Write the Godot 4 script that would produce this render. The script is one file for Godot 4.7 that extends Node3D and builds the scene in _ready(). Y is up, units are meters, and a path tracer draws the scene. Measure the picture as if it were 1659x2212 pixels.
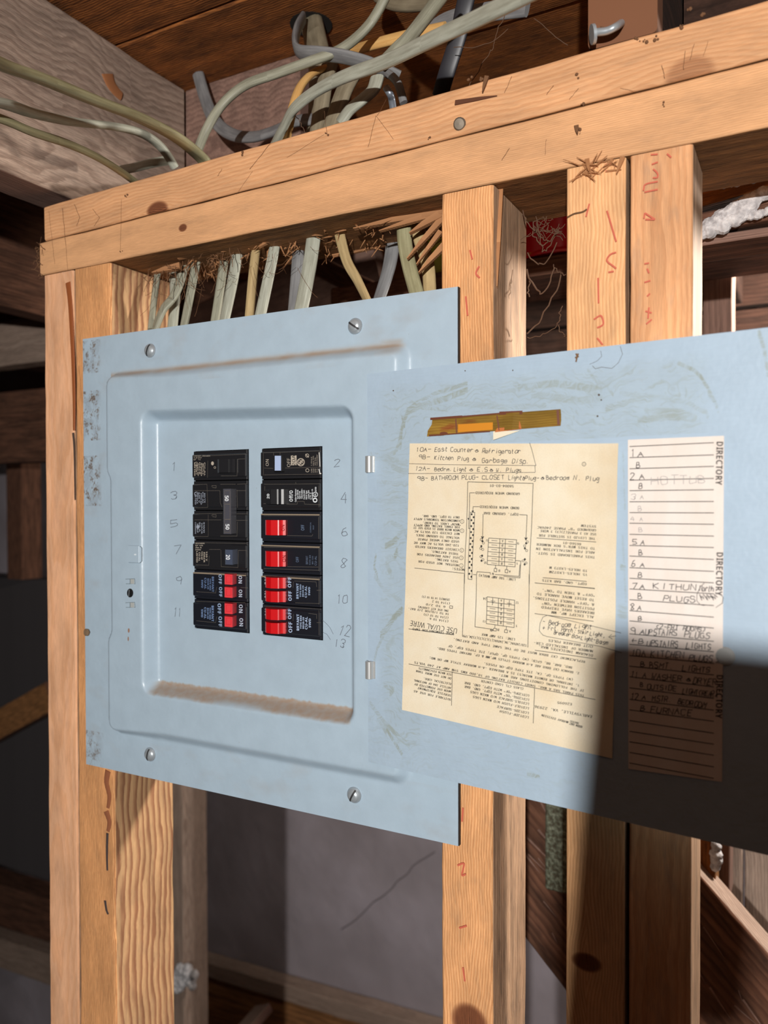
extends Node3D

# An electrical panel on basement framing. x runs along the stud wall, y is up (0 = lower edge of the panel cover), z points out of the wall.
const F := 1703.4
const CAMP := Vector3(0.58835, 0.24453, 0.51322)
const FLOOR_Y := -1.6
var cam_basis := Basis.IDENTITY
var org := Vector3.ZERO
var rng := RandomNumberGenerator.new()
var used := {}
var M := {}

# ---------------------------------------------------------------- small helpers
func ray(x: float, y: float) -> Vector3:
	return cam_basis * Vector3((x - 829.5) / F, -(y - 1106.0) / F, -1.0)

func at(x: float, y: float, z: float) -> Vector3:      # the point of the plane z that lies at this place of the photograph
	var d := ray(x, y)
	return CAMP + d * ((z - CAMP.z) / d.z)

func numbered(n: String) -> String:
	if not used.has(n):
		used[n] = 0
		return n
	used[n] += 1
	return "%s_%03d" % [n, used[n]]

func tag(o: Node, label: String, category: String, group := "", kind := "") -> void:
	o.set_meta("label", label)
	if category: o.set_meta("category", category)
	if group: o.set_meta("group", group)
	if kind: o.set_meta("kind", kind)

func thing(called: String, label: String, category: String, where: Vector3, group := "", kind := "") -> Node3D:
	var o := Node3D.new()
	o.name = numbered(called)
	add_child(o, true)
	o.position = where
	org = where
	tag(o, label, category, group, kind)
	return o

func mesh_of(src) -> ArrayMesh:
	if src is SurfaceTool:
		return src.commit()
	return src

func part(called: String, src, mat: Material, parent: Node, label := "") -> MeshInstance3D:
	var m := MeshInstance3D.new()
	m.mesh = mesh_of(src)
	if mat: m.material_override = mat
	m.cast_shadow = GeometryInstance3D.SHADOW_CASTING_SETTING_ON
	var n := called
	var i := 0
	while parent.has_node(n):
		i += 1
		n = "%s_%03d" % [called, i]
	m.name = n
	parent.add_child(m, true)
	if label: m.set_meta("label", label)
	return m

func solo(called: String, src, mat: Material, label: String, category: String, group := "", kind := "") -> MeshInstance3D:
	var m := part(numbered(called), src, mat, self)
	tag(m, label, category, group, kind)
	return m

func nst() -> SurfaceTool:
	var s := SurfaceTool.new()
	s.begin(Mesh.PRIMITIVE_TRIANGLES)
	return s

func loose() -> SurfaceTool:      # for a thing that is one mesh in world coordinates
	org = Vector3.ZERO
	return nst()

func vert(s: SurfaceTool, p: Vector3, n: Vector3, uv: Vector2) -> void:
	s.set_normal(n)
	s.set_uv(uv)
	s.add_vertex(p - org)

func tri(s: SurfaceTool, a: Vector3, b: Vector3, c: Vector3, uv := Vector2.ZERO) -> void:   # a b c counter-clockwise seen from outside
	var n := (b - a).cross(c - a).normalized()
	vert(s, a, n, uv)
	vert(s, c, n, uv)
	vert(s, b, n, uv)

func quad(s: SurfaceTool, a: Vector3, b: Vector3, c: Vector3, d: Vector3, ua := Vector2(0, 1), ub := Vector2(1, 1), uc := Vector2(1, 0), ud := Vector2(0, 0)) -> void:
	var n := (c - a).cross(d - b).normalized()
	vert(s, a, n, ua); vert(s, c, n, uc); vert(s, b, n, ub)
	vert(s, a, n, ua); vert(s, d, n, ud); vert(s, c, n, uc)

func quadn(s: SurfaceTool, p: Array, n: Array, u: Array) -> void:     # smooth quad, counter-clockwise
	for k in [0, 2, 1, 0, 3, 2]:
		vert(s, p[k], n[k], u[k])

# a box with chamfered edges; c centre, h half sizes
func box(s: SurfaceTool, c: Vector3, h: Vector3, ch := 0.0, b := Basis.IDENTITY) -> void:
	ch = minf(ch, minf(h.x, minf(h.y, h.z)) * 0.95)
	for ax in 3:
		for sg in [-1.0, 1.0]:
			var i := (ax + 1) % 3
			var j := (ax + 2) % 3
			var q := []
			for k in [[-1, -1], [1, -1], [1, 1], [-1, 1]]:
				var v := Vector3.ZERO
				v[ax] = sg * h[ax]
				v[i] = k[0] * (h[i] - ch) * sg
				v[j] = k[1] * (h[j] - ch)
				q.append(c + b * v)
			quad(s, q[0], q[1], q[2], q[3])
	if ch <= 0.0: return
	for ax in 3:
		var i := (ax + 1) % 3
		var j := (ax + 2) % 3
		for si in [-1.0, 1.0]:
			for sj in [-1.0, 1.0]:
				var pts := []
				for e in [[-1.0, 0], [1.0, 0], [1.0, 1], [-1.0, 1]]:
					var v := Vector3.ZERO
					v[ax] = e[0] * (h[ax] - ch)
					v[i] = si * (h[i] - (ch if e[1] == 1 else 0.0))
					v[j] = sj * (h[j] - (0.0 if e[1] == 1 else ch))
					pts.append(c + b * v)
				if si * sj < 0: quad(s, pts[0], pts[1], pts[2], pts[3])
				else: quad(s, pts[3], pts[2], pts[1], pts[0])
	for sx in [-1.0, 1.0]:
		for sy in [-1.0, 1.0]:
			for sz in [-1.0, 1.0]:
				var p1 := c + b * Vector3(sx * h.x, sy * (h.y - ch), sz * (h.z - ch))
				var p2 := c + b * Vector3(sx * (h.x - ch), sy * h.y, sz * (h.z - ch))
				var p3 := c + b * Vector3(sx * (h.x - ch), sy * (h.y - ch), sz * h.z)
				if sx * sy * sz > 0: tri(s, p1, p2, p3)
				else: tri(s, p1, p3, p2)

# profile (x,z) extruded along y between y0 and y1; the profile runs so that its left side is outside
func extrude_y(s: SurfaceTool, prof: Array, x0: float, z0: float, y0: float, y1: float) -> void:
	var n := prof.size()
	var poly := PackedVector2Array()
	for k in n:
		poly.append(prof[k])
		var a: Vector2 = prof[k]
		var b: Vector2 = prof[(k + 1) % n]
		quad(s, Vector3(x0 + a.x, y1, z0 + a.y), Vector3(x0 + a.x, y0, z0 + a.y), Vector3(x0 + b.x, y0, z0 + b.y), Vector3(x0 + b.x, y1, z0 + b.y))
	var t := Geometry2D.triangulate_polygon(poly)
	for k in range(0, t.size(), 3):
		var v := []
		for e in 3: v.append(poly[t[k + e]])
		if (v[1] - v[0]).cross(v[2] - v[0]) > 0:
			var w = v[1]; v[1] = v[2]; v[2] = w
		# now clockwise in (x,z) seen with z up: top face (y1) outward is +y
		tri(s, Vector3(x0 + v[0].x, y1, z0 + v[0].y), Vector3(x0 + v[1].x, y1, z0 + v[1].y), Vector3(x0 + v[2].x, y1, z0 + v[2].y))
		tri(s, Vector3(x0 + v[0].x, y0, z0 + v[0].y), Vector3(x0 + v[2].x, y0, z0 + v[2].y), Vector3(x0 + v[1].x, y0, z0 + v[1].y))

# surface of revolution: prof of (r, h) from bottom to top about axis dir
func lathe(s: SurfaceTool, c: Vector3, axis: Vector3, prof: Array, seg := 24) -> void:
	axis = axis.normalized()
	var u := axis.cross(Vector3(0.31, 0.87, 0.41)).normalized()
	var w := axis.cross(u)
	for i in prof.size() - 1:
		var p: Vector2 = prof[i]
		var q: Vector2 = prof[i + 1]
		var t := (q - p).normalized()
		for k in seg:
			var a := TAU * k / seg
			var b := TAU * (k + 1) / seg
			var ra := u * cos(a) + w * sin(a)
			var rb := u * cos(b) + w * sin(b)
			var na := (ra * t.y - axis * t.x).normalized()
			var nb := (rb * t.y - axis * t.x).normalized()
			quadn(s, [c + ra * p.x + axis * p.y, c + rb * p.x + axis * p.y, c + rb * q.x + axis * q.y, c + ra * q.x + axis * q.y], [na, nb, nb, na], [Vector2(float(k) / seg, p.y), Vector2(float(k + 1) / seg, p.y), Vector2(float(k + 1) / seg, q.y), Vector2(float(k) / seg, q.y)])

# oval tube through points; w, t full width and thickness
func tube(s: SurfaceTool, pts: Array, w: float, t: float, face := Vector3(0, 0, 1), seg := 12, sub := 7, w_end := -1.0, twist := 0.0, ridged := false) -> void:
	var line := []
	var n := pts.size()
	for i in n - 1:
		var p0: Vector3 = pts[maxi(i - 1, 0)]
		var p1: Vector3 = pts[i]
		var p2: Vector3 = pts[i + 1]
		var p3: Vector3 = pts[mini(i + 2, n - 1)]
		for k in sub:
			line.append(p1.cubic_interpolate(p2, p0, p3, float(k) / sub))
	line.append(pts[n - 1])
	var rings := []
	var norms := []
	var total: int = line.size()
	var prev := face
	var run := 0.0
	var runs := []
	for i in total:
		var d: Vector3 = (line[mini(i + 1, total - 1)] - line[maxi(i - 1, 0)]).normalized()
		prev = (prev - d * prev.dot(d)).normalized()
		var f := float(i) / (total - 1)
		var nn := prev.rotated(d, twist * f)
		var ss := d.cross(nn)
		var ww := w if w_end < 0 else lerpf(w, w_end, f)
		var ring := []
		var nor := []
		for k in seg:
			var a := TAU * k / seg
			var ca := cos(a)
			var sa := sin(a)
			var ridge := 1.0
			if ridged: ridge = 1.0 + 0.16 * (absf(ca) - 0.6)
			ring.append(line[i] + ss * (signf(ca) * pow(absf(ca), 0.8) * ww * 0.5) + nn * (sa * t * 0.5 * ridge))
			nor.append((ss * ca * t + nn * sa * ww).normalized())
		rings.append(ring)
		norms.append(nor)
		if i > 0: run += line[i].distance_to(line[i - 1])
		runs.append(run)
	for i in total - 1:
		for k in seg:
			var j := (k + 1) % seg
			quadn(s, [rings[i][j], rings[i][k], rings[i + 1][k], rings[i + 1][j]], [norms[i][j], norms[i][k], norms[i + 1][k], norms[i + 1][j]], [Vector2(float(k + 1) / seg, runs[i] * 10), Vector2(float(k) / seg, runs[i] * 10), Vector2(float(k) / seg, runs[i + 1] * 10), Vector2(float(k + 1) / seg, runs[i + 1] * 10)])
	for e in [0, total - 1]:
		for k in seg:
			var j := (k + 1) % seg
			if e == 0: tri(s, line[0], rings[0][k], rings[0][j])
			else: tri(s, line[e], rings[e][j], rings[e][k])

# a tapering three-sided splinter
func splinter(s: SurfaceTool, a: Vector3, b: Vector3, w: float, th := 0.0) -> void:
	var d := (b - a).normalized()
	var side := d.cross(Vector3(0.2, 0.1, 1)).normalized() * w * 0.5
	var nn := side.cross(d).normalized() * (th if th > 0 else w * 0.35)
	var m := a.lerp(b, 0.55) + nn * 0.4
	for q in [[a + side, a - side, m - side * 0.7, m + side * 0.7], [m + side * 0.7, m - side * 0.7, b - side * 0.12, b + side * 0.12]]:
		quad(s, q[0] + nn, q[3] + nn, q[2] + nn, q[1] + nn, Vector2(0, a.y), Vector2(0, b.y), Vector2(w, b.y), Vector2(w, a.y))
		quad(s, q[0] - nn, q[1] - nn, q[2] - nn, q[3] - nn)
		quad(s, q[0] - nn, q[3] - nn, q[3] + nn, q[0] + nn)
		quad(s, q[1] + nn, q[2] + nn, q[2] - nn, q[1] - nn)
	quad(s, a + side + nn, a - side + nn, a - side - nn, a + side - nn)

# sawn lumber: p0 -> p1, face direction zdir (front), w across, d deep, r edge rounding; surface 0 = front, 1 = the rest, 2 (if ms2) = right side
func lumber(p0: Vector3, p1: Vector3, zdir: Vector3, w: float, d: float, r: float, mf: Material, ms: Material, wob := 0.0004, mr: Material = null, fw := [0.0, 1.0], seed_ := 1, vspan := [0.0, 1.0], w1 := -1.0) -> ArrayMesh:
	var dir := (p1 - p0)
	var length := dir.length()
	dir = dir / length
	zdir = (zdir - dir * zdir.dot(dir)).normalized()
	var xdir := dir.cross(zdir)          # for a stud pointing up with front +z this is +x
	var sec := []                        # [x, z, nx, nz] corner list, counter-clockwise from above (x right, z to the viewer)
	var arcs := 4
	for q in [[1, 1, 0.0], [-1, 1, 1.0], [-1, -1, 2.0], [1, -1, 3.0]]:
		for k in arcs + 1:
			var a: float = (q[2] + float(k) / arcs) * PI / 2
			sec.append([q[0], q[1], cos(a), sin(a)])
	var noise := FastNoiseLite.new()
	noise.seed = seed_
	noise.frequency = 1.0
	var nseg := clampi(int(length / 0.02), 2, 70)
	var sf := nst()
	var ss := nst()
	var sr := nst()
	var off := Vector2(seed_ * 0.137, seed_ * 0.311)
	var cnt := sec.size()
	var prev := []
	for i in nseg + 1:
		var t := float(i) / nseg
		var wt := w if w1 < 0 else lerpf(w, w1, t)
		var c := p0 + dir * (length * t)
		c += xdir * noise.get_noise_2d(t * length * 9.0, 3.0) * wob + zdir * noise.get_noise_2d(t * length * 9.0, 7.0) * wob
		var row := []
		for k in cnt:
			var e = sec[k]
			var rr: float = r * (1.0 + 0.55 * noise.get_noise_2d(t * length * 25.0, 11.0 + e[0] * 5 + e[1] * 3))
			var lx: float = e[0] * (wt / 2 - rr) + e[2] * rr
			var lz: float = e[1] * (d / 2 - rr) + e[3] * rr
			row.append([c + xdir * lx + zdir * lz, (xdir * e[2] + zdir * e[3]), lx, lz])
		if i > 0:
			var v0: float = (t - 1.0 / nseg)
			for k in cnt:
				var j := (k + 1) % cnt
				var flat := (k % (arcs + 1)) == arcs
				var P := [prev[j][0], prev[k][0], row[k][0], row[j][0]]
				var N := [prev[j][1], prev[k][1], row[k][1], row[j][1]]
				var mid: float = (sec[k][3] + sec[j][3])
				var midx: float = (sec[k][2] + sec[j][2])
				if flat:
					var fn: Vector3 = (P[1] - P[0]).cross(P[3] - P[0]).normalized()
					N = [fn, fn, fn, fn]
				if mid > 1.0 and (flat or absf(midx) < 1.75):
					var uf := func(x: float): return fw[0] + (x / wt + 0.5) * (fw[1] - fw[0])
					var va: float = 1.0 - lerpf(vspan[0], vspan[1], v0)
					var vb: float = 1.0 - lerpf(vspan[0], vspan[1], t)
					quadn(sf, P, N, [Vector2(uf.call(prev[j][2]), va), Vector2(uf.call(prev[k][2]), va), Vector2(uf.call(row[k][2]), vb), Vector2(uf.call(row[j][2]), vb)])
				elif mr and midx > 1.0:
					quadn(sr, P, N, [Vector2(0.5 - prev[j][3] / d, 1 - v0), Vector2(0.5 - prev[k][3] / d, 1 - v0), Vector2(0.5 - row[k][3] / d, 1 - t), Vector2(0.5 - row[j][3] / d, 1 - t)])
				else:
					var across := absf(mid) > absf(midx)
					var pa: float = off.x + (prev[k][2] if across else prev[k][3] + w) * 8.0
					var pb: float = off.x + (prev[j][2] if across else prev[j][3] + w) * 8.0
					var qa := off.y + v0 * length
					var qb := off.y + t * length
					quadn(ss, P, N, [Vector2(pb, qa), Vector2(pa, qa), Vector2(pa, qb), Vector2(pb, qb)])
		if i == 0 or i == nseg:
			for k in cnt:
				var j := (k + 1) % cnt
				var a3: Vector3 = row[k][0]
				var b3: Vector3 = row[j][0]
				var uo := Vector2(off.x, off.y)
				if i == 0: tri(ss, c, a3, b3, uo)
				else: tri(ss, c, b3, a3, uo)
		prev = row
	var mesh: ArrayMesh = sf.commit()
	mesh.surface_set_material(0, mf)
	ss.commit(mesh)
	mesh.surface_set_material(1, ms)
	if mr:
		sr.commit(mesh)
		mesh.surface_set_material(2, mr)
	return mesh

# ---------------------------------------------------------------- materials
func mat(c: Color, rough := 0.7, metal := 0.0, spec := 0.5) -> StandardMaterial3D:
	var m := StandardMaterial3D.new()
	m.albedo_color = c
	m.roughness = rough
	m.metallic = metal
	m.metallic_specular = spec
	return m

func rgb8(r: float, g: float, b: float) -> Color:
	return Color(r / 255.0, g / 255.0, b / 255.0)

func tex(im: Image) -> ImageTexture:
	return ImageTexture.create_from_image(im)

# wood: w x h pixels standing for wm x hm metres, the grain along h
func wood(w: int, h: int, wm: float, hm: float, sd: int, o: Dictionary) -> StandardMaterial3D:
	var n := FastNoiseLite.new()
	n.seed = sd
	n.frequency = 1.0
	n.noise_type = FastNoiseLite.TYPE_SIMPLEX
	var ring: float = o.get("ring", 0.0035)
	var pd: float = o.get("pd", 0.05)
	var pu: float = o.get("pu", 0.5) * wm
	var slope: float = o.get("slope", 0.0)
	var warp: float = o.get("warp", 0.006)
	var cont: float = o.get("cont", 0.8)
	var blot: float = o.get("blot", 0.10)
	var fibm: float = o.get("fib", 0.09)
	var wob: float = o.get("wob", 0.3)
	var lower: float = o.get("pds", 0.0)
	var ec: Color = o.get("early", rgb8(226, 176, 122))
	var lc: Color = o.get("late", rgb8(186, 122, 66))
	var gc: Color = o.get("stain", rgb8(150, 120, 95))
	var gs: float = o.get("stained", 0.25)
	var knots: Array = o.get("knots", [])
	var data := PackedByteArray()
	data.resize(w * h * 3)
	var hei := PackedByteArray()
	hei.resize(w * h)
	for y in h:
		var vm := hm * y / h
		var puv := pu + slope * vm + warp * n.get_noise_2d(vm * 2.5, 5.0) + warp * 0.3 * n.get_noise_2d(vm * 11.0, 25.0)
		var pdv := pd + lower * vm + warp * n.get_noise_2d(vm * 2.0, 15.0)
		for x in w:
			var um := wm * x / w
			var du := um - puv
			var rr := sqrt(du * du + pdv * pdv) / ring + wob * n.get_noise_2d(um * 70.0, vm * 7.0)
			var core := 0.0
			for k in knots:
				var dx: float = um - k[0]
				var dy: float = vm - k[1]
				var r: float = k[2]
				var e: float = dx * dx + dy * dy * 0.35
				rr += 2.6 * exp(-e / (r * r * 4.0)) * (1.0 if dx > 0 else -1.0)
				var q: float = (dx * dx + dy * dy * k[3]) / (r * r)
				if q < 1.6: core = maxf(core, (1.0 - smoothstep(0.6, 1.6, q)) * (k[4] if k.size() > 4 else 0.9))
			var t := rr - floorf(rr)
			var late := smoothstep(0.2, 0.85, t) * (1.0 - smoothstep(0.88, 1.0, t)) * cont
			var fib := n.get_noise_2d(um * 2600.0, vm * 45.0) * fibm
			var blo := n.get_noise_2d(um * 30.0 + 90.0, vm * 7.0) 
			var k2 := 1.0 + fib + blo * blot
			var st := clampf((n.get_noise_2d(um * 55.0 + 40.0, vm * 18.0 + 60.0) - 0.25) * 1.6, 0.0, 1.0) * gs
			var c := ec.lerp(lc, late).lerp(gc, st)
			if core > 0.0:
				var kr := 0.5 + 0.5 * sin(rr * 14.0)
				c = c.lerp(Color(0.50, 0.29, 0.18).lerp(Color(0.30, 0.16, 0.10), kr), core)
			var i := y * w + x
			data[i * 3] = clampi(int(c.r * k2 * 255.0), 0, 255)
			data[i * 3 + 1] = clampi(int(c.g * k2 * 255.0), 0, 255)
			data[i * 3 + 2] = clampi(int(c.b * k2 * 255.0), 0, 255)
			hei[i] = clampi(int(150.0 + 55.0 * late + fib * 500.0 - core * 20.0), 0, 255)
	var m := mat(Color.WHITE, o.get("rough", 0.78), 0.0, 0.35)
	m.albedo_texture = tex(Image.create_from_data(w, h, false, Image.FORMAT_RGB8, data))
	var nm := Image.create_from_data(w, h, false, Image.FORMAT_L8, hei)
	nm.bump_map_to_normal_map(o.get("bump", 1.6))
	m.normal_enabled = true
	m.normal_texture = tex(nm)
	m.normal_scale = o.get("relief", 0.45)
	return m

func noise_mat(a: Color, b: Color, c: Color, freq: float, scale: Vector3, rough: float, bump := 2.0, sd := 1) -> StandardMaterial3D:
	var f := FastNoiseLite.new()
	f.seed = sd
	f.frequency = freq
	f.fractal_octaves = 5
	var g := Gradient.new()
	g.offsets = PackedFloat32Array([0.2, 0.5, 0.8])
	g.colors = PackedColorArray([a, b, c])
	var t := NoiseTexture2D.new()
	t.width = 512; t.height = 512; t.seamless = true; t.noise = f; t.color_ramp = g
	var t2 := NoiseTexture2D.new()
	t2.width = 512; t2.height = 512; t2.seamless = true; t2.noise = f; t2.as_normal_map = true; t2.bump_strength = bump
	var m := mat(Color.WHITE, rough, 0.0, 0.3)
	m.albedo_texture = t
	m.normal_enabled = true
	m.normal_texture = t2
	m.uv1_triplanar = true
	m.uv1_world_triplanar = true
	m.uv1_scale = scale
	return m

# ---------------------------------------------------------------- writing
const GLYPH := {"A":"022842 1535","B":"0208 082837362505 053544433202","C":"4738180703123243","D":"0208 082847432202","E":"48080242 0535","F":"480802 0535","G":"47381807031232434525","H":"0208 4248 0545","I":"2228","J":"4843321203","K":"0208 480542","L":"080242","M":"0208254842","N":"02084248","O":"180703123243473818","P":"0208 083847463505","Q":"180703123243473818 2442","R":"0208 083847463505 2542","S":"473818070615354443321203","T":"0848 2822","U":"080312324348","V":"082248","W":"0812253248","X":"0248 0842","Y":"082548 2522","Z":"08480242",
"0":"180703123243473818","1":"172822","2":"07183847460242","3":"0718384746352535443243321203","4":"280444 3732","5":"4808053544433202","6":"3817040312324344351504","7":"084822","8":"251607183847362514031232433425","9":"463515060718384742",
"a":"3616050312323642","b":"0802 04163645433202","c":"451605031242","d":"4842 4536160503123243","e":"044445361605031242","f":"38281712 0535","g":"4536160504133346413010","h":"0802 0416364542","i":"2622 2728","j":"262110","k":"0802 360442","l":"2822","m":"0602 05162622 25364642","n":"0602 0516364542","o":"160503123243453616","p":"0600 0516364543321203","q":"4640 4536160503123243","r":"0602 04163645","s":"453616051434433202","t":"18132232 0636","u":"0603123243 4642","v":"062246","w":"0612253246","x":"0246 0642","y":"0623 461100","z":"06460242",
"&":"4316273604123245","-":"0545",".":"2223",",":"222110","(":"38161432",")":"18363412",":":"2526 2223","<":"4505 170513","/":"0248","+":"0545 2327"}

# hand-written strokes: from pixel a to pixel b along the baseline, on a surface given by place(px, py)
func write(s: SurfaceTool, text: String, ax: float, ay: float, bx: float, by: float, cap: float, place: Callable, wid: float, slant := 0.12, jit := 0.25) -> void:
	var a := Vector2(ax, ay)
	var dir := (Vector2(bx, by) - a)
	var n := text.length()
	var adv := dir.length() / n
	var d := dir.normalized()
	var up := Vector2(d.y, -d.x)
	for i in n:
		var ch := text[i]
		if not GLYPH.has(ch): continue
		var j := Vector2(rng.randf_range(-jit, jit), rng.randf_range(-jit, jit)) * cap * 0.22
		var sl := slant + rng.randf_range(-0.10, 0.12)
		var big := rng.randf_range(0.86, 1.10)
		for stroke in GLYPH[ch].split(" "):
			var pts := []
			for k in range(0, stroke.length() - 1, 2):
				var gx := float(stroke[k]) / 4.0
				var gy := (float(stroke[k + 1]) - 2.0) / 6.0 * big
				var q: Vector2 = a + d * (adv * (i + 0.12 + gx * 0.72) + gy * cap * sl) + up * (gy * cap) + j + Vector2(rng.randf_range(-1, 1), rng.randf_range(-1, 1)) * cap * 0.055
				pts.append(place.call(q.x, q.y))
			ribbon(s, pts, wid)

func ribbon(s: SurfaceTool, raw: Array, wid: float, n := Vector3(0, 0, 1)) -> void:
	var pts := []
	for p in raw:
		if pts.is_empty() or p.distance_to(pts[pts.size() - 1]) > 1e-5: pts.append(p)
	var m := pts.size()
	if m < 2: return
	var lift := n * rng.randf_range(0.0, 0.00005)      # crossing strokes never share a plane
	var L := []
	var R := []
	for k in m:
		var d0: Vector3 = (pts[k] - pts[maxi(k - 1, 0)])
		var d1: Vector3 = (pts[mini(k + 1, m - 1)] - pts[k])
		if k == 0: d0 = d1
		if k == m - 1: d1 = d0
		var e0 := d0.cross(n).normalized()
		var e1 := d1.cross(n).normalized()
		var e := e0 + e1
		if e.length() < 0.3: e = e0
		e = e.normalized()
		var w := wid * 0.5 / maxf(e.dot(e0), 0.45)
		L.append(pts[k] + e * w + lift)
		R.append(pts[k] - e * w + lift)
	for k in m - 1: quad(s, L[k], L[k + 1], R[k + 1], R[k])

func polyline(s: SurfaceTool, px: Array, place: Callable, wid: float) -> void:
	var pts := []
	for k in range(0, px.size(), 2):
		var q := Vector2(px[k], px[k + 1])
		if k > 0:                                      # long strokes follow the surface
			var o := Vector2(px[k - 2], px[k - 1])
			var n := int(o.distance_to(q) / 9.0)
			for i in n:
				var m := o.lerp(q, (i + 1.0) / (n + 1.0))
				pts.append(place.call(m.x, m.y))
		pts.append(place.call(q.x, q.y))
	ribbon(s, pts, wid)

func smooth(px: Array) -> Array:                       # rounds a polyline of pixels
	var out := []
	var n := px.size() / 2
	for i in n - 1:
		var p0 := Vector2(px[maxi(i - 1, 0) * 2], px[maxi(i - 1, 0) * 2 + 1])
		var p1 := Vector2(px[i * 2], px[i * 2 + 1])
		var p2 := Vector2(px[i * 2 + 2], px[i * 2 + 3])
		var p3 := Vector2(px[mini(i + 2, n - 1) * 2], px[mini(i + 2, n - 1) * 2 + 1])
		for k in 6:
			var q := p1.cubic_interpolate(p2, p0, p3, k / 6.0)
			out.append(q.x)
			out.append(q.y)
	out.append(px[n * 2 - 2])
	out.append(px[n * 2 - 1])
	return out

var fonts := {}
var letter_cache := {}
func letters(text: String, font: String, bold: int) -> Array:
	var key := text + font + str(bold)
	if letter_cache.has(key): return letter_cache[key]
	if not fonts.has(font + str(bold)):
		var sf := SystemFont.new()
		sf.font_names = PackedStringArray([font])
		sf.font_weight = bold
		fonts[font + str(bold)] = sf
	var t := TextMesh.new()
	t.text = text
	t.font = fonts[font + str(bold)]
	t.font_size = 24
	t.pixel_size = 0.01
	t.depth = 0.0
	t.curve_step = 3.0
	var arr := t.get_mesh_arrays()
	var v: PackedVector3Array = arr[Mesh.ARRAY_VERTEX]
	var idx = arr[Mesh.ARRAY_INDEX]
	var out := PackedVector2Array()
	var nr: PackedVector3Array = arr[Mesh.ARRAY_NORMAL]
	if idx != null and idx.size() > 0:
		for i in idx: out.append(Vector2(v[i].x, v[i].y))
	else:
		for p in v: out.append(Vector2(p.x, p.y))
	var lo := Vector2(1e9, 1e9)
	var hi := -lo
	for p in out:
		lo = lo.min(p); hi = hi.max(p)
	letter_cache[key] = [out, lo, hi]
	return letter_cache[key]

# printed text from pixel a to pixel b (baseline), cap = letter height in pixels, on the surface place(px, py)
func print_text(s: SurfaceTool, text: String, ax: float, ay: float, bx: float, by: float, cap: float, place: Callable, font := "Droid Sans Mono", bold := 400) -> void:
	var L := letters(text, font, bold)
	var out: PackedVector2Array = L[0]
	if out.size() < 3: return
	var lo: Vector2 = L[1]
	var hi: Vector2 = L[2]
	var base := letters("H", font, bold)
	var b0: float = base[1].y
	var hcap: float = base[2].y - base[1].y
	var a := Vector2(ax, ay)
	var dir := Vector2(bx, by) - a
	var d := dir.normalized()
	var up := Vector2(d.y, -d.x)
	for i in range(0, out.size() - 2, 3):
		var q := []
		for k in 3:
			var p := out[i + k]
			var w: Vector2 = a + dir * ((p.x - lo.x) / maxf(hi.x - lo.x, 1e-6)) + up * ((p.y - b0) / hcap * cap)
			q.append(place.call(w.x, w.y))
		var nn: Vector3 = (q[1] - q[0]).cross(q[2] - q[0])
		if nn.z < 0: tri(s, q[0], q[2], q[1])
		else: tri(s, q[0], q[1], q[2])

func circle_px(s: SurfaceTool, cx: float, cy: float, r: float, place: Callable, wid: float, n := 18) -> void:
	var px := []
	for k in n + 1:
		px.append(cx + r * cos(TAU * k / n))
		px.append(cy + r * sin(TAU * k / n))
	polyline(s, px, place, wid)

func disc_px(s: SurfaceTool, cx: float, cy: float, rx: float, ry: float, place: Callable, n := 12) -> void:
	for k in n:
		var a := TAU * k / n
		var b := TAU * (k + 1) / n
		tri(s, place.call(cx, cy), place.call(cx + rx * cos(b), cy + ry * sin(b)), place.call(cx + rx * cos(a), cy + ry * sin(a)))

func on_plane(z: float) -> Callable:
	return func(x: float, y: float): return at(x, y, z)

# ---------------------------------------------------------------- the door plane
const DOOR_H := Vector3(0.306, 0.0, 0.0095)
const DOOR_A := 7.0
func door_uv(x: float, y: float) -> Vector2:
	var a := deg_to_rad(DOOR_A)
	var n := Vector3(-sin(a), 0, cos(a))
	var d := ray(x, y)
	var q := CAMP + d * (n.dot(DOOR_H - CAMP) / n.dot(d))
	return Vector2((q.x - DOOR_H.x) * cos(a) + (q.z - DOOR_H.z) * sin(a), q.y)

func door_pt(u: float, y: float, off: float) -> Vector3:
	var a := deg_to_rad(DOOR_A)
	return Vector3(DOOR_H.x + u * cos(a) - off * sin(a), y, DOOR_H.z + u * sin(a) + off * cos(a))

func paper_off(u: float, y: float) -> float:         # how far the old label stands off the door
	var o := 0.0006 + 0.0005 * sin(y * 45.0 + u * 9.0) * sin(u * 33.0) + 0.00035 * sin(y * 120.0 + 2.0)
	var r := clampf((u - 0.160) / 0.026, 0.0, 1.0)
	var top := clampf((y - 0.16) / 0.09, 0.0, 1.0)
	return maxf(o, 0.0003) + 0.0028 * r * r * top

func on_paper(x: float, y: float) -> Vector3:
	var p := door_uv(x, y)
	return door_pt(p.x, p.y, paper_off(p.x, p.y) + 0.00015)

func on_card(x: float, y: float) -> Vector3:
	var p := door_uv(x, y)
	return door_pt(p.x, p.y, 0.00065)

func on_door(x: float, y: float) -> Vector3:
	var p := door_uv(x, y)
	return door_pt(p.x, p.y, 0.0002)

# ---------------------------------------------------------------- the panel cover
func sd_poly(p: Vector2, v: Array) -> float:
	var n := v.size()
	var d: float = (p - v[0]).length_squared()
	var s := 1.0
	var j := n - 1
	for i in n:
		var e: Vector2 = v[j] - v[i]
		var w: Vector2 = p - v[i]
		var b := w - e * clampf(w.dot(e) / e.length_squared(), 0.0, 1.0)
		d = minf(d, b.length_squared())
		var c1: bool = p.y >= v[i].y
		var c2: bool = p.y < v[j].y
		var c3: bool = e.x * w.y > e.y * w.x
		if (c1 and c2 and c3) or (not c1 and not c2 and not c3): s = -s
		j = i
	return s * sqrt(d)

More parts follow.
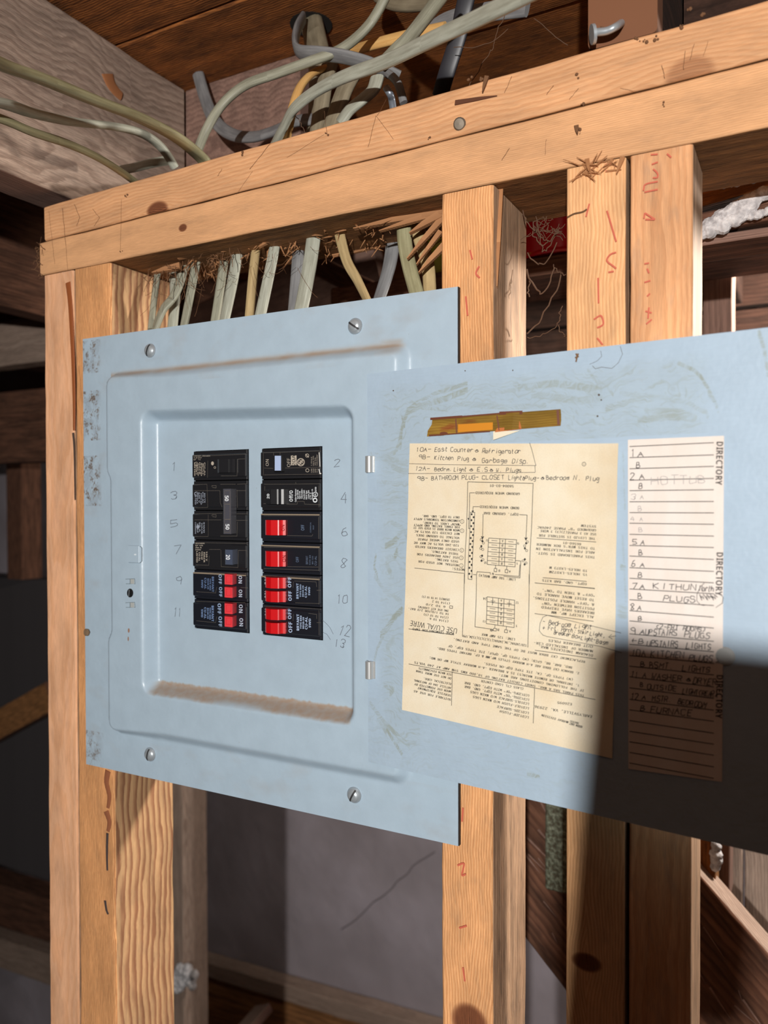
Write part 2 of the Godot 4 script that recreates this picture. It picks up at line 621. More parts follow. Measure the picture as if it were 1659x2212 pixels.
const PW := 0.3733
const PH := 0.394
const REC := -0.005
const RISE := 0.008
func cover_z(x: float, y: float) -> float:
	var z := 0.0
	var px := x
	# the left border of the raised field steps in between y .135 and .265
	var notch := smoothstep(0.118, 0.130, y) * (1.0 - smoothstep(0.262, 0.274, y))
	if x < 0.2: px = x - 0.0042 * notch
	var r := 0.013
	var d1 := sd_poly(Vector2(px, y), [Vector2(0.034 + r, 0.0355 + r), Vector2(0.3375 - r, 0.0355 + r), Vector2(0.3375 - r, 0.3595 - r), Vector2(0.034 + r, 0.3595 - r)]) - r
	var left := smoothstep(0.12, 0.02, x)
	z = RISE * smoothstep(0.0, lerpf(0.0105, 0.004, left), -d1)
	var r2 := 0.012
	var d2 := sd_poly(Vector2(x, y), [Vector2(0.0785 + r2, 0.0755 + r2), Vector2(0.2935 - r2, 0.0755 + r2), Vector2(0.2935 - r2, 0.3165 - r2), Vector2(0.0785 + r2, 0.3235 - r2)]) - r2
	z += (REC - RISE) * smoothstep(0.0, 0.0098, -d2)
	return z

const OPEN := [[0.1282, 0.1866, 0.1355, 0.2868], [0.2000, 0.2578, 0.1355, 0.2868]]
func cover_mesh() -> ArrayMesh:
	var xs := []
	var ys := []
	for i in 249: xs.append(PW * i / 248.0)
	for i in 263: ys.append(PH * i / 262.0)
	for o in OPEN:
		for e in 2:
			var bx := 0
			for i in xs.size():
				if absf(xs[i] - o[e]) < absf(xs[bx] - o[e]): bx = i
			xs[bx] = o[e]
	for e in [2, 3]:
		var by := 0
		for i in ys.size():
			if absf(ys[i] - OPEN[0][e]) < absf(ys[by] - OPEN[0][e]): by = i
		ys[by] = OPEN[0][e]
	var nx := xs.size()
	var ny := ys.size()
	var hz := PackedFloat32Array()
	hz.resize(nx * ny)
	for j in ny:
		for i in nx:
			hz[j * nx + i] = cover_z(xs[i], ys[j])
	var V := PackedVector3Array()
	var N := PackedVector3Array()
	var U := PackedVector2Array()
	var I := PackedInt32Array()
	for j in ny:
		for i in nx:
			V.append(Vector3(xs[i], ys[j], hz[j * nx + i]) - org)
			var a := maxi(i - 1, 0)
			var b := mini(i + 1, nx - 1)
			var c := maxi(j - 1, 0)
			var d := mini(j + 1, ny - 1)
			N.append(Vector3(-(hz[j * nx + b] - hz[j * nx + a]) / (xs[b] - xs[a]), -(hz[d * nx + i] - hz[c * nx + i]) / (ys[d] - ys[c]), 1.0).normalized())
			U.append(Vector2(xs[i] / PW, 1.0 - ys[j] / PH))
	for j in ny - 1:
		for i in nx - 1:
			var mx: float = (xs[i] + xs[i + 1]) / 2
			var my: float = (ys[j] + ys[j + 1]) / 2
			var hole := false
			for o in OPEN:
				if mx > o[0] and mx < o[1] and my > o[2] and my < o[3]: hole = true
			if hole: continue
			var a := j * nx + i
			I.append_array(PackedInt32Array([a, a + nx, a + 1, a + 1, a + nx, a + nx + 1]))
	var arr := []
	arr.resize(Mesh.ARRAY_MAX)
	arr[Mesh.ARRAY_VERTEX] = V
	arr[Mesh.ARRAY_NORMAL] = N
	arr[Mesh.ARRAY_TEX_UV] = U
	arr[Mesh.ARRAY_INDEX] = I
	var am := ArrayMesh.new()
	am.add_surface_from_arrays(Mesh.PRIMITIVE_TRIANGLES, arr)
	# sheet edge and the lips of the openings
	var s := nst()
	var t := 0.0016
	var P := [Vector3(0, 0, 0), Vector3(PW, 0, 0), Vector3(PW, PH, 0), Vector3(0, PH, 0)]
	for k in 4:
		var a: Vector3 = P[k]
		var b: Vector3 = P[(k + 1) % 4]
		var dz := Vector3(0, 0, -t)
		quad(s, a + dz, b + dz, b, a, Vector2(0.5, 0.02), Vector2(0.5, 0.02), Vector2(0.5, 0.02), Vector2(0.5, 0.02))
	for o in OPEN:
		var q := [Vector3(o[0], o[2], REC), Vector3(o[1], o[2], REC), Vector3(o[1], o[3], REC), Vector3(o[0], o[3], REC)]
		for k in 4:
			var a: Vector3 = q[k]
			var b: Vector3 = q[(k + 1) % 4]
			var dz := Vector3(0, 0, -t)
			quad(s, a, b, b + dz, a + dz, Vector2(0.5, 0.02), Vector2(0.5, 0.02), Vector2(0.5, 0.02), Vector2(0.5, 0.02))
	s.commit(am)
	return am

const PAINT := Color(0.648, 0.722, 0.780)
func cover_paint() -> StandardMaterial3D:
	var w := 720
	var h := 760
	var n := FastNoiseLite.new()
	n.seed = 5
	n.frequency = 1.0
	var data := PackedByteArray()
	data.resize(w * h * 3)
	var dust := Color(0.62, 0.53, 0.455)
	var rust := Color(0.40, 0.335, 0.29)
	for j in h:
		var y := PH * (1.0 - (j + 0.5) / h)
		for i in w:
			var x := PW * (i + 0.5) / w
			var f := 1.0 + 0.025 * n.get_noise_2d(x * 40, y * 40) + 0.012 * n.get_noise_2d(x * 900, y * 900)
			var c := Color(PAINT.r * f, PAINT.g * f, PAINT.b * f)
			# dust lying on the ledge under the breakers
			var a := 0.0
			if x > 0.083 and x < 0.291 and y > 0.073 and y < 0.092:
				var gap := smoothstep(0.15, 0.17, x) * (1.0 - smoothstep(0.195, 0.215, x)) 
				a = smoothstep(0.0755, 0.079, y + 0.001 * n.get_noise_2d(x * 80, 3)) * (1.0 - smoothstep(0.0850, 0.0874, y + 0.0012 * n.get_noise_2d(x * 150, 7)))
				a *= smoothstep(0.083, 0.092, x) * (1.0 - smoothstep(0.287, 0.291, x))
				a *= (0.80 + 0.25 * n.get_noise_2d(x * 120, y * 300)) * (1.0 - 0.75 * gap * smoothstep(0.079, 0.083, 0.1605 - y))
			# and along the top of the raised field
			if y > 0.349 and y < 0.364 and x > 0.036 and x < 0.336:
				var m := exp(-pow((y - 0.3572) / 0.0026, 2.0))
				a = maxf(a, m * clampf(0.68 + 0.35 * n.get_noise_2d(x * 30, y * 60), 0.0, 1.0))
				if x > 0.31: a = maxf(a, 0.45 * smoothstep(0.305, 0.32, x) * (1.0 - smoothstep(0.328, 0.335, x)) * smoothstep(0.347, 0.356, y) * (1.0 - smoothstep(0.360, 0.364, y)))
				a *= 1.0 - smoothstep(0.326, 0.335, x)
			if a > 0: c = c.lerp(dust, clampf(a, 0, 0.92))
			# a thin grey line round the foot of the raised field
			# rub marks on the left edge
			if x < 0.026:
				var ed := 0.0
				if y > 0.362 and y < 0.392: ed = 0.75
				elif y > 0.300 and y < 0.346: ed = 0.95
				elif y > 0.240 and y < 0.286: ed = 0.95
				elif y < 0.032: ed = 0.55
				if ed > 0:
					var q := 0.8 * n.get_noise_2d(x * 110, y * 80) + 0.6 * n.get_noise_2d(x * 420, y * 330) + 0.3 * n.get_noise_2d(x * 1100, y * 900)
					c = c.lerp(Color(0.50, 0.52, 0.55), ed * 0.3 * smoothstep(-0.2, 0.3, n.get_noise_2d(x * 90, y * 60)) * (1.0 - smoothstep(0.019, 0.024, x)))
					c = c.lerp(rust, ed * smoothstep(0.0, 0.6, q) * (1.0 - smoothstep(0.016, 0.024, x)))
			# specks and a faint brownish film
			var sp := n.get_noise_2d(x * 520 + 31, y * 520)
			if sp > 0.70: c = c.lerp(Color(0.42, 0.38, 0.33), 0.55 * smoothstep(0.70, 0.8, sp) * smoothstep(-0.1, 0.4, n.get_noise_2d(x * 25, y * 25 + 9)))
			var film := clampf(n.get_noise_2d(x * 18 + 3, y * 30 + 70) - 0.15, 0, 1) * 0.35
			if y > 0.345 or x < 0.03 or y < 0.04: c = c.lerp(Color(0.60, 0.57, 0.55), film)
			var o := (j * w + i) * 3
			data[o] = clampi(int(c.r * 255), 0, 255)
			data[o + 1] = clampi(int(c.g * 255), 0, 255)
			data[o + 2] = clampi(int(c.b * 255), 0, 255)
	var m := mat(Color.WHITE, 0.36, 0.0, 0.5)
	m.albedo_texture = tex(Image.create_from_data(w, h, false, Image.FORMAT_RGB8, data))
	m.normal_enabled = true
	m.normal_texture = M.orange_peel
	m.normal_scale = 0.035
	return m

const DOOR_W := 0.2705
const DOOR_Y0 := 0.0522
const DOOR_Y1 := 0.3368
func door_paint() -> StandardMaterial3D:
	var w := 900
	var h := 950
	var n := FastNoiseLite.new()
	n.seed = 8
	n.frequency = 1.0
	var col := PackedFloat32Array()      # amount of old glue
	col.resize(w * h)
	var strokes := [
		[865, 965, 868, 925, 880, 890, 905, 878, 960, 862, 1010, 842, 14, 0.5], [880, 885, 900, 870, 940, 850, 1010, 828, 9, 0.45], [900, 880, 960, 885, 1000, 872, 8, 0.4], [868, 900, 872, 915, 875, 922, 8, 0.6], [850, 985, 862, 960, 866, 930, 14, 0.4],
		[1120, 838, 1200, 828, 1300, 842, 16, 0.38], [1150, 852, 1250, 866, 1300, 860, 16, 0.3], [1000, 872, 1090, 880, 1180, 876, 12, 0.3], [1060, 850, 1140, 838, 9, 0.2], [1230, 830, 1270, 842, 1290, 860, 12, 0.35], [1270, 800, 1290, 825, 1298, 848, 8, 0.35], [1280, 815, 1310, 835, 1326, 855, 8, 0.3],
		[1310, 882, 1370, 866, 1412, 860, 14, 0.4], [1380, 908, 1440, 900, 1500, 905, 14, 0.4], [1395, 886, 1470, 890, 1505, 905, 14, 0.35], [1465, 784, 1500, 800, 1515, 815, 1530, 840, 1550, 880, 9, 0.55], [1530, 850, 1545, 870, 1552, 890, 8, 0.5], [1500, 880, 1525, 890, 1530, 902, 10, 0.35], [1340, 850, 1420, 858, 1480, 868, 1500, 876, 10, 0.22],
		[800, 985, 840, 990, 880, 1000, 18, 0.25], [840, 1005, 870, 1018, 900, 1020, 14, 0.25], [815, 1040, 850, 1044, 880, 1042, 9, 0.22], [796, 1080, 850, 1084, 880, 1082, 9, 0.2], [845, 1128, 868, 1140, 880, 1160, 12, 0.3],
		[868, 1150, 848, 1172, 832, 1180, 14, 0.5], [858, 1190, 852, 1205, 14, 0.6], [812, 1200, 808, 1225, 816, 1245, 10, 0.6], [835, 1220, 845, 1240, 16, 0.3], [810, 1245, 830, 1275, 868, 1300, 12, 0.25], [868, 1318, 850, 1335, 836, 1358, 822, 1372, 16, 0.55], [830, 1370, 815, 1400, 808, 1430, 10, 0.3], [850, 1380, 835, 1400, 846, 1420, 16, 0.22], [830, 1480, 850, 1490, 842, 1500, 12, 0.4], [800, 1520, 830, 1560, 860, 1590, 885, 1612, 12, 0.4], [835, 1575, 850, 1600, 870, 1632, 10, 0.5], [815, 1550, 835, 1585, 10, 0.3], [855, 1600, 900, 1606, 10, 0.25],
		[1346, 980, 1350, 1100, 8, 0.3], [1342, 1225, 1352, 1226, 12, 0.5], [1340, 1320, 1352, 1322, 30, 0.3], [1345, 1160, 1352, 1300, 10, 0.2], [1140, 1672, 1166, 1678, 9, 0.6], [1640, 718, 1652, 760, 1660, 810, 12, 0.5]]
	for st in strokes:
		var m: int = st.size() - 2
		var wid: float = st[m]
		var al: float = st[m + 1]
		for k in range(0, m - 2, 2):
			for lane in 3:
				var offp := (lane - 1) * wid * 0.3
				var a := door_uv(st[k], st[k + 1] + offp)
				var b := door_uv(st[k + 2], st[k + 3] + offp)
				var A := Vector2(a.x / DOOR_W * w, (DOOR_Y1 - a.y) / (DOOR_Y1 - DOOR_Y0) * h)
				var B := Vector2(b.x / DOOR_W * w, (DOOR_Y1 - b.y) / (DOOR_Y1 - DOOR_Y0) * h)
				var steps := maxi(2, int(A.distance_to(B) / 2.0))
				var rad := wid * 0.28
				for q in steps:
					var c := A.lerp(B, float(q) / steps)
					var ri := int(rad) + 1
					for yy in range(-ri, ri + 1):
						for xx in range(-ri, ri + 1):
							var X := int(c.x) + xx
							var Y := int(c.y) + yy
							if X < 0 or Y < 0 or X >= w or Y >= h: continue
							var g := 1.0 - sqrt(xx * xx + yy * yy) / rad
							if g > 0: col[Y * w + X] = maxf(col[Y * w + X], al * minf(1.0, g * 1.6))
	var data := PackedByteArray()
	data.resize(w * h * 3)
	var glue := Color(0.50, 0.50, 0.40)
	for j in h:
		var y := DOOR_Y1 - (DOOR_Y1 - DOOR_Y0) * (j + 0.5) / h
		for i in w:
			var x := DOOR_W * (i + 0.5) / w
			var f := 1.0 + 0.02 * n.get_noise_2d(x * 40, y * 40) + 0.015 * n.get_noise_2d(x * 60, y * 700)
			var c := Color(PAINT.r * f, PAINT.g * f * 1.005, PAINT.b * f * 1.02)
			var ang0 := n.get_noise_2d(x * 14, y * 14)
			var s := col[j * w + i] * 0.8 * clampf(0.55 + 1.0 * n.get_noise_2d(x * 60 + ang0 * 2.0, y * 520 + ang0 * 12.0) + 0.7 * n.get_noise_2d(x * 30, y * 40 + 5), 0.03, 1.05)
			# a thin wiped film round the papers
			var ang := n.get_noise_2d(x * 12, y * 12)
			var wipe := clampf(n.get_noise_2d(x * 45 + ang * 2.0, y * 420 + ang * 9.0) - 0.1, 0, 1) * 0.42
			var zone := 0.0
			if y > 0.282 and y < 0.330 and x < 0.24: zone = smoothstep(0.330, 0.318, y) * smoothstep(0.0, 0.03, x) * (1.0 - smoothstep(0.225, 0.24, x))
			if x < 0.045: zone = maxf(zone, smoothstep(0.006, 0.02, x) * smoothstep(0.055, 0.08, y) * (1.0 - smoothstep(0.30, 0.32, y)))
			if y < 0.10: zone = maxf(zone, 0.4)
			s = maxf(s, wipe * zone) + 0.07 * zone
			c = c.lerp(glue, clampf(s, 0.0, 0.8))
			var o := (j * w + i) * 3
			data[o] = clampi(int(c.r * 255), 0, 255)
			data[o + 1] = clampi(int(c.g * 255), 0, 255)
			data[o + 2] = clampi(int(c.b * 255), 0, 255)
	var m2 := mat(Color.WHITE, 0.42, 0.0, 0.5)
	m2.albedo_texture = tex(Image.create_from_data(w, h, false, Image.FORMAT_RGB8, data))
	m2.normal_enabled = true
	m2.normal_texture = M.orange_peel
	m2.normal_scale = 0.05
	return m2

# ---------------------------------------------------------------- scene
func _ready() -> void:
	rng.seed = 20
	cam_basis = Basis.from_euler(Vector3(deg_to_rad(-0.842), deg_to_rad(28.081), deg_to_rad(-0.138)))
	var cam := Camera3D.new()
	cam.name = "camera"
	cam.transform = Transform3D(cam_basis, CAMP)
	var attr := CameraAttributesPhysical.new()
	attr.frustum_focal_length = 18.482
	attr.frustum_focus_distance = 0.60
	attr.exposure_aperture = 4.6
	attr.exposure_multiplier = 1.0
	cam.attributes = attr
	cam.fov = 2.0 * rad_to_deg(atan(1106.0 / F))
	cam.near = 0.02
	cam.far = 30.0
	add_child(cam)
	cam.current = true
	var env := Environment.new()
	env.background_mode = Environment.BG_COLOR
	env.background_color = Color(0.01, 0.01, 0.012)
	env.tonemap_mode = Environment.TONE_MAPPER_LINEAR
	env.tonemap_exposure = 0.555
	env.sdfgi_enabled = true
	env.ssao_enabled = true
	env.ssil_enabled = true
	var we := WorldEnvironment.new()
	we.name = "world"
	we.environment = env
	add_child(we)
	lights()
	make_materials()
	room()
	framing()
	background()
	panel()
	breakers()
	papers()
	cables()
	debris()

func lights() -> void:
	# added lamp behind and a little above the camera, standing in for a flash
	var r := cam_basis.x
	var u := cam_basis.y
	var b := cam_basis.z
	var L := CAMP + r * -0.16 + u * 0.048 + b * 0.80
	var key := SpotLight3D.new()
	key.name = "flash_proxy_beam"
	key.light_color = Color(1.0, 0.985, 0.965)
	key.light_energy = 4.3
	key.light_size = 0.011
	key.spot_range = 12.0
	key.spot_angle = 58.0
	key.spot_angle_attenuation = 0.3
	key.spot_attenuation = 2.0
	key.shadow_enabled = true
	key.transform = Transform3D(cam_basis, L)
	add_child(key)
	var glow := mat(Color(1, 1, 1))
	glow.emission_enabled = true
	glow.emission = Color(1.0, 0.96, 0.9)
	glow.emission_energy_multiplier = 2.0
	var black := mat(rgb8(28, 28, 30), 0.5)
	var t := thing("flash_proxy", "added round lamp on a black stand behind the camera, in place of its flash", "lamp", Vector3(L.x, FLOOR_Y, L.z))
	var s := nst()
	lathe(s, L + b * 0.004, -b, [Vector2(0.0, 0.0), Vector2(0.010, 0.0)], 24)
	part("lamp_lens", s, glow, t)
	s = nst()
	lathe(s, L + b * 0.06, -b, [Vector2(0.0, 0.0), Vector2(0.02, 0.0), Vector2(0.024, 0.01), Vector2(0.026, 0.05), Vector2(0.026, 0.058), Vector2(0.0105, 0.058), Vector2(0.0105, 0.054)], 28)
	part("lamp_housing", s, black, t)
	s = nst()
	lathe(s, Vector3(L.x, FLOOR_Y, L.z) + b * 0.04, Vector3.UP, [Vector2(0.0, 0.0), Vector2(0.16, 0.0), Vector2(0.16, 0.012), Vector2(0.02, 0.02), Vector2(0.012, 0.03), Vector2(0.012, L.y - FLOOR_Y - 0.02), Vector2(0.0, L.y - FLOOR_Y - 0.02)], 24)
	part("stand", s, black, t)
	# added unseen slab beside the camera; its corner shades the lower right door
	var tilt := deg_to_rad(5.0)
	var u2 := u * cos(tilt) + r * sin(tilt)
	var r2 := r * cos(tilt) - u * sin(tilt)
	var P := CAMP + b * 0.20 + r * 0.0060 + u * -0.0880
	t = thing("shadow_slab", "added dark slab on a thin stand beside the camera, unseen, shading the door", "shadow_slab", Vector3(P.x, FLOOR_Y, P.z))
	s = nst()
	var c2 := PackedVector2Array()
	for q in [[1, 1, 0.0], [-1, 1, 1.0], [-1, -1, 2.0], [1, -1, 3.0]]:
		for k in 7:
			var a: float = (q[2] + k / 6.0) * PI / 2
			c2.append(Vector2(q[0] * (0.038 - 0.009) + 0.009 * cos(a), q[1] * (0.077 - 0.009) + 0.009 * sin(a)))
	for k in c2.size():
		var p1 := c2[k]
		var p2 := c2[(k + 1) % c2.size()]
		var A := P + r2 * p1.x + u2 * p1.y
		var B := P + r2 * p2.x + u2 * p2.y
		var h := b * 0.004
		quad(s, A - h, B - h, B + h, A + h)
		tri(s, P + h, A + h, B + h)
		tri(s, P - h, B - h, A - h)
	part("slab_body", s, black, t)
	s = nst()
	lathe(s, Vector3(P.x, FLOOR_Y, P.z), Vector3.UP, [Vector2(0.0, 0.0), Vector2(0.14, 0.0), Vector2(0.14, 0.012), Vector2(0.014, 0.02), Vector2(0.007, 0.03), Vector2(0.007, P.y - 0.07 - FLOOR_Y), Vector2(0.0, P.y - 0.07 - FLOOR_Y)], 20)
	part("stand", s, black, t)
	# a bare bulb behind the stud wall, to the right, under the joists
	var B2 := Vector3(0.82, 0.50, -0.52)
	var bulb := OmniLight3D.new()
	bulb.name = "bulb_light"
	bulb.light_color = Color(1.0, 0.965, 0.92)
	bulb.light_energy = 1.9
	bulb.light_size = 0.03
	bulb.omni_range = 12.0
	bulb.omni_attenuation = 2.0
	bulb.shadow_enabled = true
	bulb.position = B2
	add_child(bulb)
	t = thing("light_bulb", "bare light bulb in a porcelain holder under the joists", "lamp", B2)
	s = nst()
	lathe(s, B2, Vector3.UP, [Vector2(0.0, -0.045), Vector2(0.02, -0.04), Vector2(0.03, -0.022), Vector2(0.03, 0.0), Vector2(0.022, 0.025), Vector2(0.013, 0.045), Vector2(0.013, 0.055)], 24)
	part("bulb", s, glow, t)
	s = nst()
	lathe(s, B2, Vector3.UP, [Vector2(0.0, 0.05), Vector2(0.02, 0.05), Vector2(0.024, 0.056), Vector2(0.026, 0.085), Vector2(0.012, 0.10), Vector2(0.004, 0.105), Vector2(0.004, 0.2145), Vector2(0.0, 0.2145)], 24)
	part("lamp_holder", s, mat(rgb8(225, 222, 212), 0.3), t)

func make_materials() -> void:
	var f := FastNoiseLite.new()
	f.frequency = 0.12
	f.fractal_octaves = 2
	var nt := NoiseTexture2D.new()
	nt.width = 512; nt.height = 512; nt.seamless = true; nt.noise = f; nt.as_normal_map = true; nt.bump_strength = 3.0
	M.orange_peel = nt
	var E := rgb8(219, 166, 112)
	var Lt := rgb8(190, 128, 72)
	# unique faces; measured along the grain from the top of a stud, from the left end of a plate
	M.upper = wood(144, 2048, 0.036, 0.66, 11, {"ring": 0.0034, "pd": 0.010, "pds": 0.02, "pu": 1.5, "cont": 0.42, "warp": 0.008, "wob": 0.2, "early": rgb8(211, 160, 117), "late": rgb8(187, 129, 86), "knots": [[0.034, 0.144, 0.0075, 0.45], [0.034, 0.58, 0.011, 0.7, 0.35]], "stained": 0.2, "blot": 0.08})
	M.lower = wood(160, 2048, 0.040, 0.66, 12, {"ring": 0.0014, "pd": 0.006, "pu": -0.9, "slope": 0.006, "cont": 0.5, "warp": 0.002, "wob": 0.15, "early": rgb8(213, 164, 120), "late": rgb8(189, 133, 90), "knots": [[0.021, 0.18, 0.0035, 0.7]], "stained": 0.18, "blot": 0.07})
	M.outer = wood(150, 2048, 0.040, 1.10, 13, {"ring": 0.0045, "pd": 0.016, "pds": 0.012, "pu": 0.4, "cont": 0.35, "warp": 0.01, "early": rgb8(224, 172, 134), "late": rgb8(204, 144, 100), "stained": 0.25, "stain": rgb8(178, 132, 108)})
	M.inner = wood(128, 2048, 0.047, 1.10, 14, {"ring": 0.0016, "pd": 0.004, "pu": -0.3, "cont": 0.75, "warp": 0.003, "early": rgb8(218, 162, 110), "late": rgb8(170, 110, 68), "stained": 0.15, "fib": 0.13})
	M.side = wood(180, 1800, 0.080, 1.10, 15, {"ring": 0.0075, "pd": 0.010, "pds": 0.01, "pu": -0.2, "cont": 0.85, "warp": 0.008, "early": rgb8(200, 160, 118), "late": rgb8(140, 94, 68), "stained": 0.3, "knots": []})
	M.stud_a = wood(150, 1800, 0.038, 0.85, 16, {"ring": 0.0019, "pd": 0.006, "pu": -0.5, "cont": 0.62, "warp": 0.004, "early": rgb8(222, 166, 116), "late": rgb8(180, 120, 74), "stained": 0.25, "fib": 0.14, "knots": [[0.021, 0.594, 0.012, 0.9]]})
	M.stud_b = wood(150, 1800, 0.039, 0.85, 17, {"ring": 0.0023, "pd": 0.008, "pu": 1.5, "cont": 0.55, "warp": 0.005, "early": rgb8(224, 174, 126), "late": rgb8(190, 134, 88), "stained": 0.2, "knots": [[0.014, 0.527, 0.009, 2.6]]})
	M.stud_c = wood(150, 1800, 0.038, 0.85, 18, {"ring": 0.0030, "pd": 0.012, "pu": 0.4, "pds": 0.01, "cont": 0.40, "warp": 0.006, "early": rgb8(214, 160, 116), "late": rgb8(184, 126, 84), "stained": 0.5, "stain": rgb8(172, 138, 112)})
	M.stud_side = wood(200, 1400, 0.20, 1.0, 19, {"ring": 0.006, "pd": 0.02, "pu": 0.5, "cont": 0.5, "early": rgb8(184, 152, 124), "late": rgb8(138, 104, 76), "stained": 0.5, "stain": rgb8(104, 88, 74), "blot": 0.2})
	M.gray = wood(480, 1300, 0.18, 0.9, 20, {"ring": 0.007, "pd": 0.03, "pu": 0.6, "slope": 0.02, "cont": 0.55, "warp": 0.02, "early": rgb8(158, 138, 124), "late": rgb8(118, 98, 86), "stained": 0.35, "stain": rgb8(112, 92, 82), "blot": 0.09, "fib": 0.2, "bump": 2.2, "knots": [], "rough": 0.9})
	M.under = wood(256, 1024, 0.30, 1.2, 21, {"ring": 0.006, "pd": 0.01, "pu": 0.3, "cont": 0.6, "early": rgb8(150, 106, 66), "late": rgb8(96, 62, 38), "stained": 0.4, "stain": rgb8(84, 58, 42), "blot": 0.25, "bump": 3.0})
	M.brown = wood(320, 1024, 0.15, 0.9, 22, {"ring": 0.0028, "pd": 0.004, "pu": -0.4, "cont": 0.85, "early": rgb8(150, 92, 46), "late": rgb8(92, 52, 28), "stained": 0.5, "stain": rgb8(70, 42, 28), "blot": 0.25, "fib": 0.2, "bump": 3.0, "rough": 0.9})
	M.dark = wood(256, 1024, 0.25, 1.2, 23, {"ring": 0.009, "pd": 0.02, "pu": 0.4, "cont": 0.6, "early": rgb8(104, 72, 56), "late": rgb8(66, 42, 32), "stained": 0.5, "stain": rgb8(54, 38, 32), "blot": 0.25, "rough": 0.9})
	M.darker = wood(200, 800, 0.25, 1.2, 43, {"ring": 0.012, "pd": 0.02, "pu": 0.4, "cont": 0.6, "early": rgb8(58, 40, 32), "late": rgb8(40, 26, 20), "stained": 0.5, "stain": rgb8(40, 26, 20), "blot": 0.25, "rough": 0.95})  # darkened copy of dark, shade put into boards the bulb would brighten
	M.purple = wood(256, 1024, 0.20, 0.9, 24, {"ring": 0.006, "pd": 0.02, "pu": 0.4, "cont": 0.5, "early": rgb8(134, 106, 94), "late": rgb8(98, 74, 66), "stained": 0.25, "stain": rgb8(92, 70, 64), "blot": 0.12, "rough": 0.9})
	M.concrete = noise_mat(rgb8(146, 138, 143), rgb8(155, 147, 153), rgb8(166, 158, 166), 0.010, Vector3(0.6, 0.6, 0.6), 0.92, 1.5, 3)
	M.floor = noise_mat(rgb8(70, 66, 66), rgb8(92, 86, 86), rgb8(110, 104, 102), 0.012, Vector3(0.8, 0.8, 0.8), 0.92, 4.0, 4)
	M.foam = noise_mat(rgb8(150, 148, 150), rgb8(188, 186, 188), rgb8(220, 218, 218), 0.03, Vector3(8, 8, 8), 0.85, 6.0, 6)
	M.green = noise_mat(rgb8(84, 78, 64), rgb8(104, 108, 92), rgb8(140, 146, 128), 0.05, Vector3(6, 6, 6), 0.9, 6.0, 7)
	M.torn = wood(96, 256, 0.02, 0.12, 30, {"ring": 0.002, "pd": 0.003, "pu": -0.5, "cont": 0.8, "early": rgb8(178, 128, 88), "late": rgb8(112, 72, 44)})
	M.splint = wood(96, 256, 0.02, 0.12, 32, {"ring": 0.002, "pd": 0.003, "pu": -0.5, "cont": 0.8, "early": rgb8(212, 160, 112), "late": rgb8(150, 100, 64)})
	M.far_dim = mat(rgb8(62, 58, 60), 0.95)  # dark tone stands in for the dimness at the far left
	M.chrome = mat(rgb8(196, 198, 198), 0.30, 0.55)
	M.steel = mat(rgb8(172, 180, 186), 0.36, 0.45)
	M.black = mat(rgb8(30, 30, 33), 0.34, 0.0, 0.5)
	M.navy = mat(rgb8(22, 24, 32), 0.40, 0.0, 0.5)
	M.red = mat(rgb8(198, 15, 22), 0.30, 0.0, 0.55)
	M.pink = mat(rgb8(226, 62, 70), 0.38, 0.0, 0.5)
	M.white_ink = mat(rgb8(214, 220, 224), 0.6)
	M.blue_ink = mat(rgb8(150, 172, 204), 0.6)
	M.dim_ink = mat(rgb8(92, 108, 132), 0.6)
	M.tan_ink = mat(rgb8(176, 166, 152), 0.6)
	M.edge_ink = mat(rgb8(98, 92, 84), 0.6)
	M.dust = mat(rgb8(138, 124, 106), 0.95)
	M.ink = mat(rgb8(38, 36, 36), 0.8)
	M.pen = mat(rgb8(58, 55, 56), 0.7)
	M.pencil = mat(rgb8(104, 112, 122), 0.7)
	M.faint = mat(rgb8(150, 146, 146), 0.7)
	M.crayon = mat(rgb8(196, 96, 72), 0.7)
	M.fuzz = mat(rgb8(110, 76, 50), 0.95)
	M.web = mat(rgb8(96, 70, 52), 0.95)

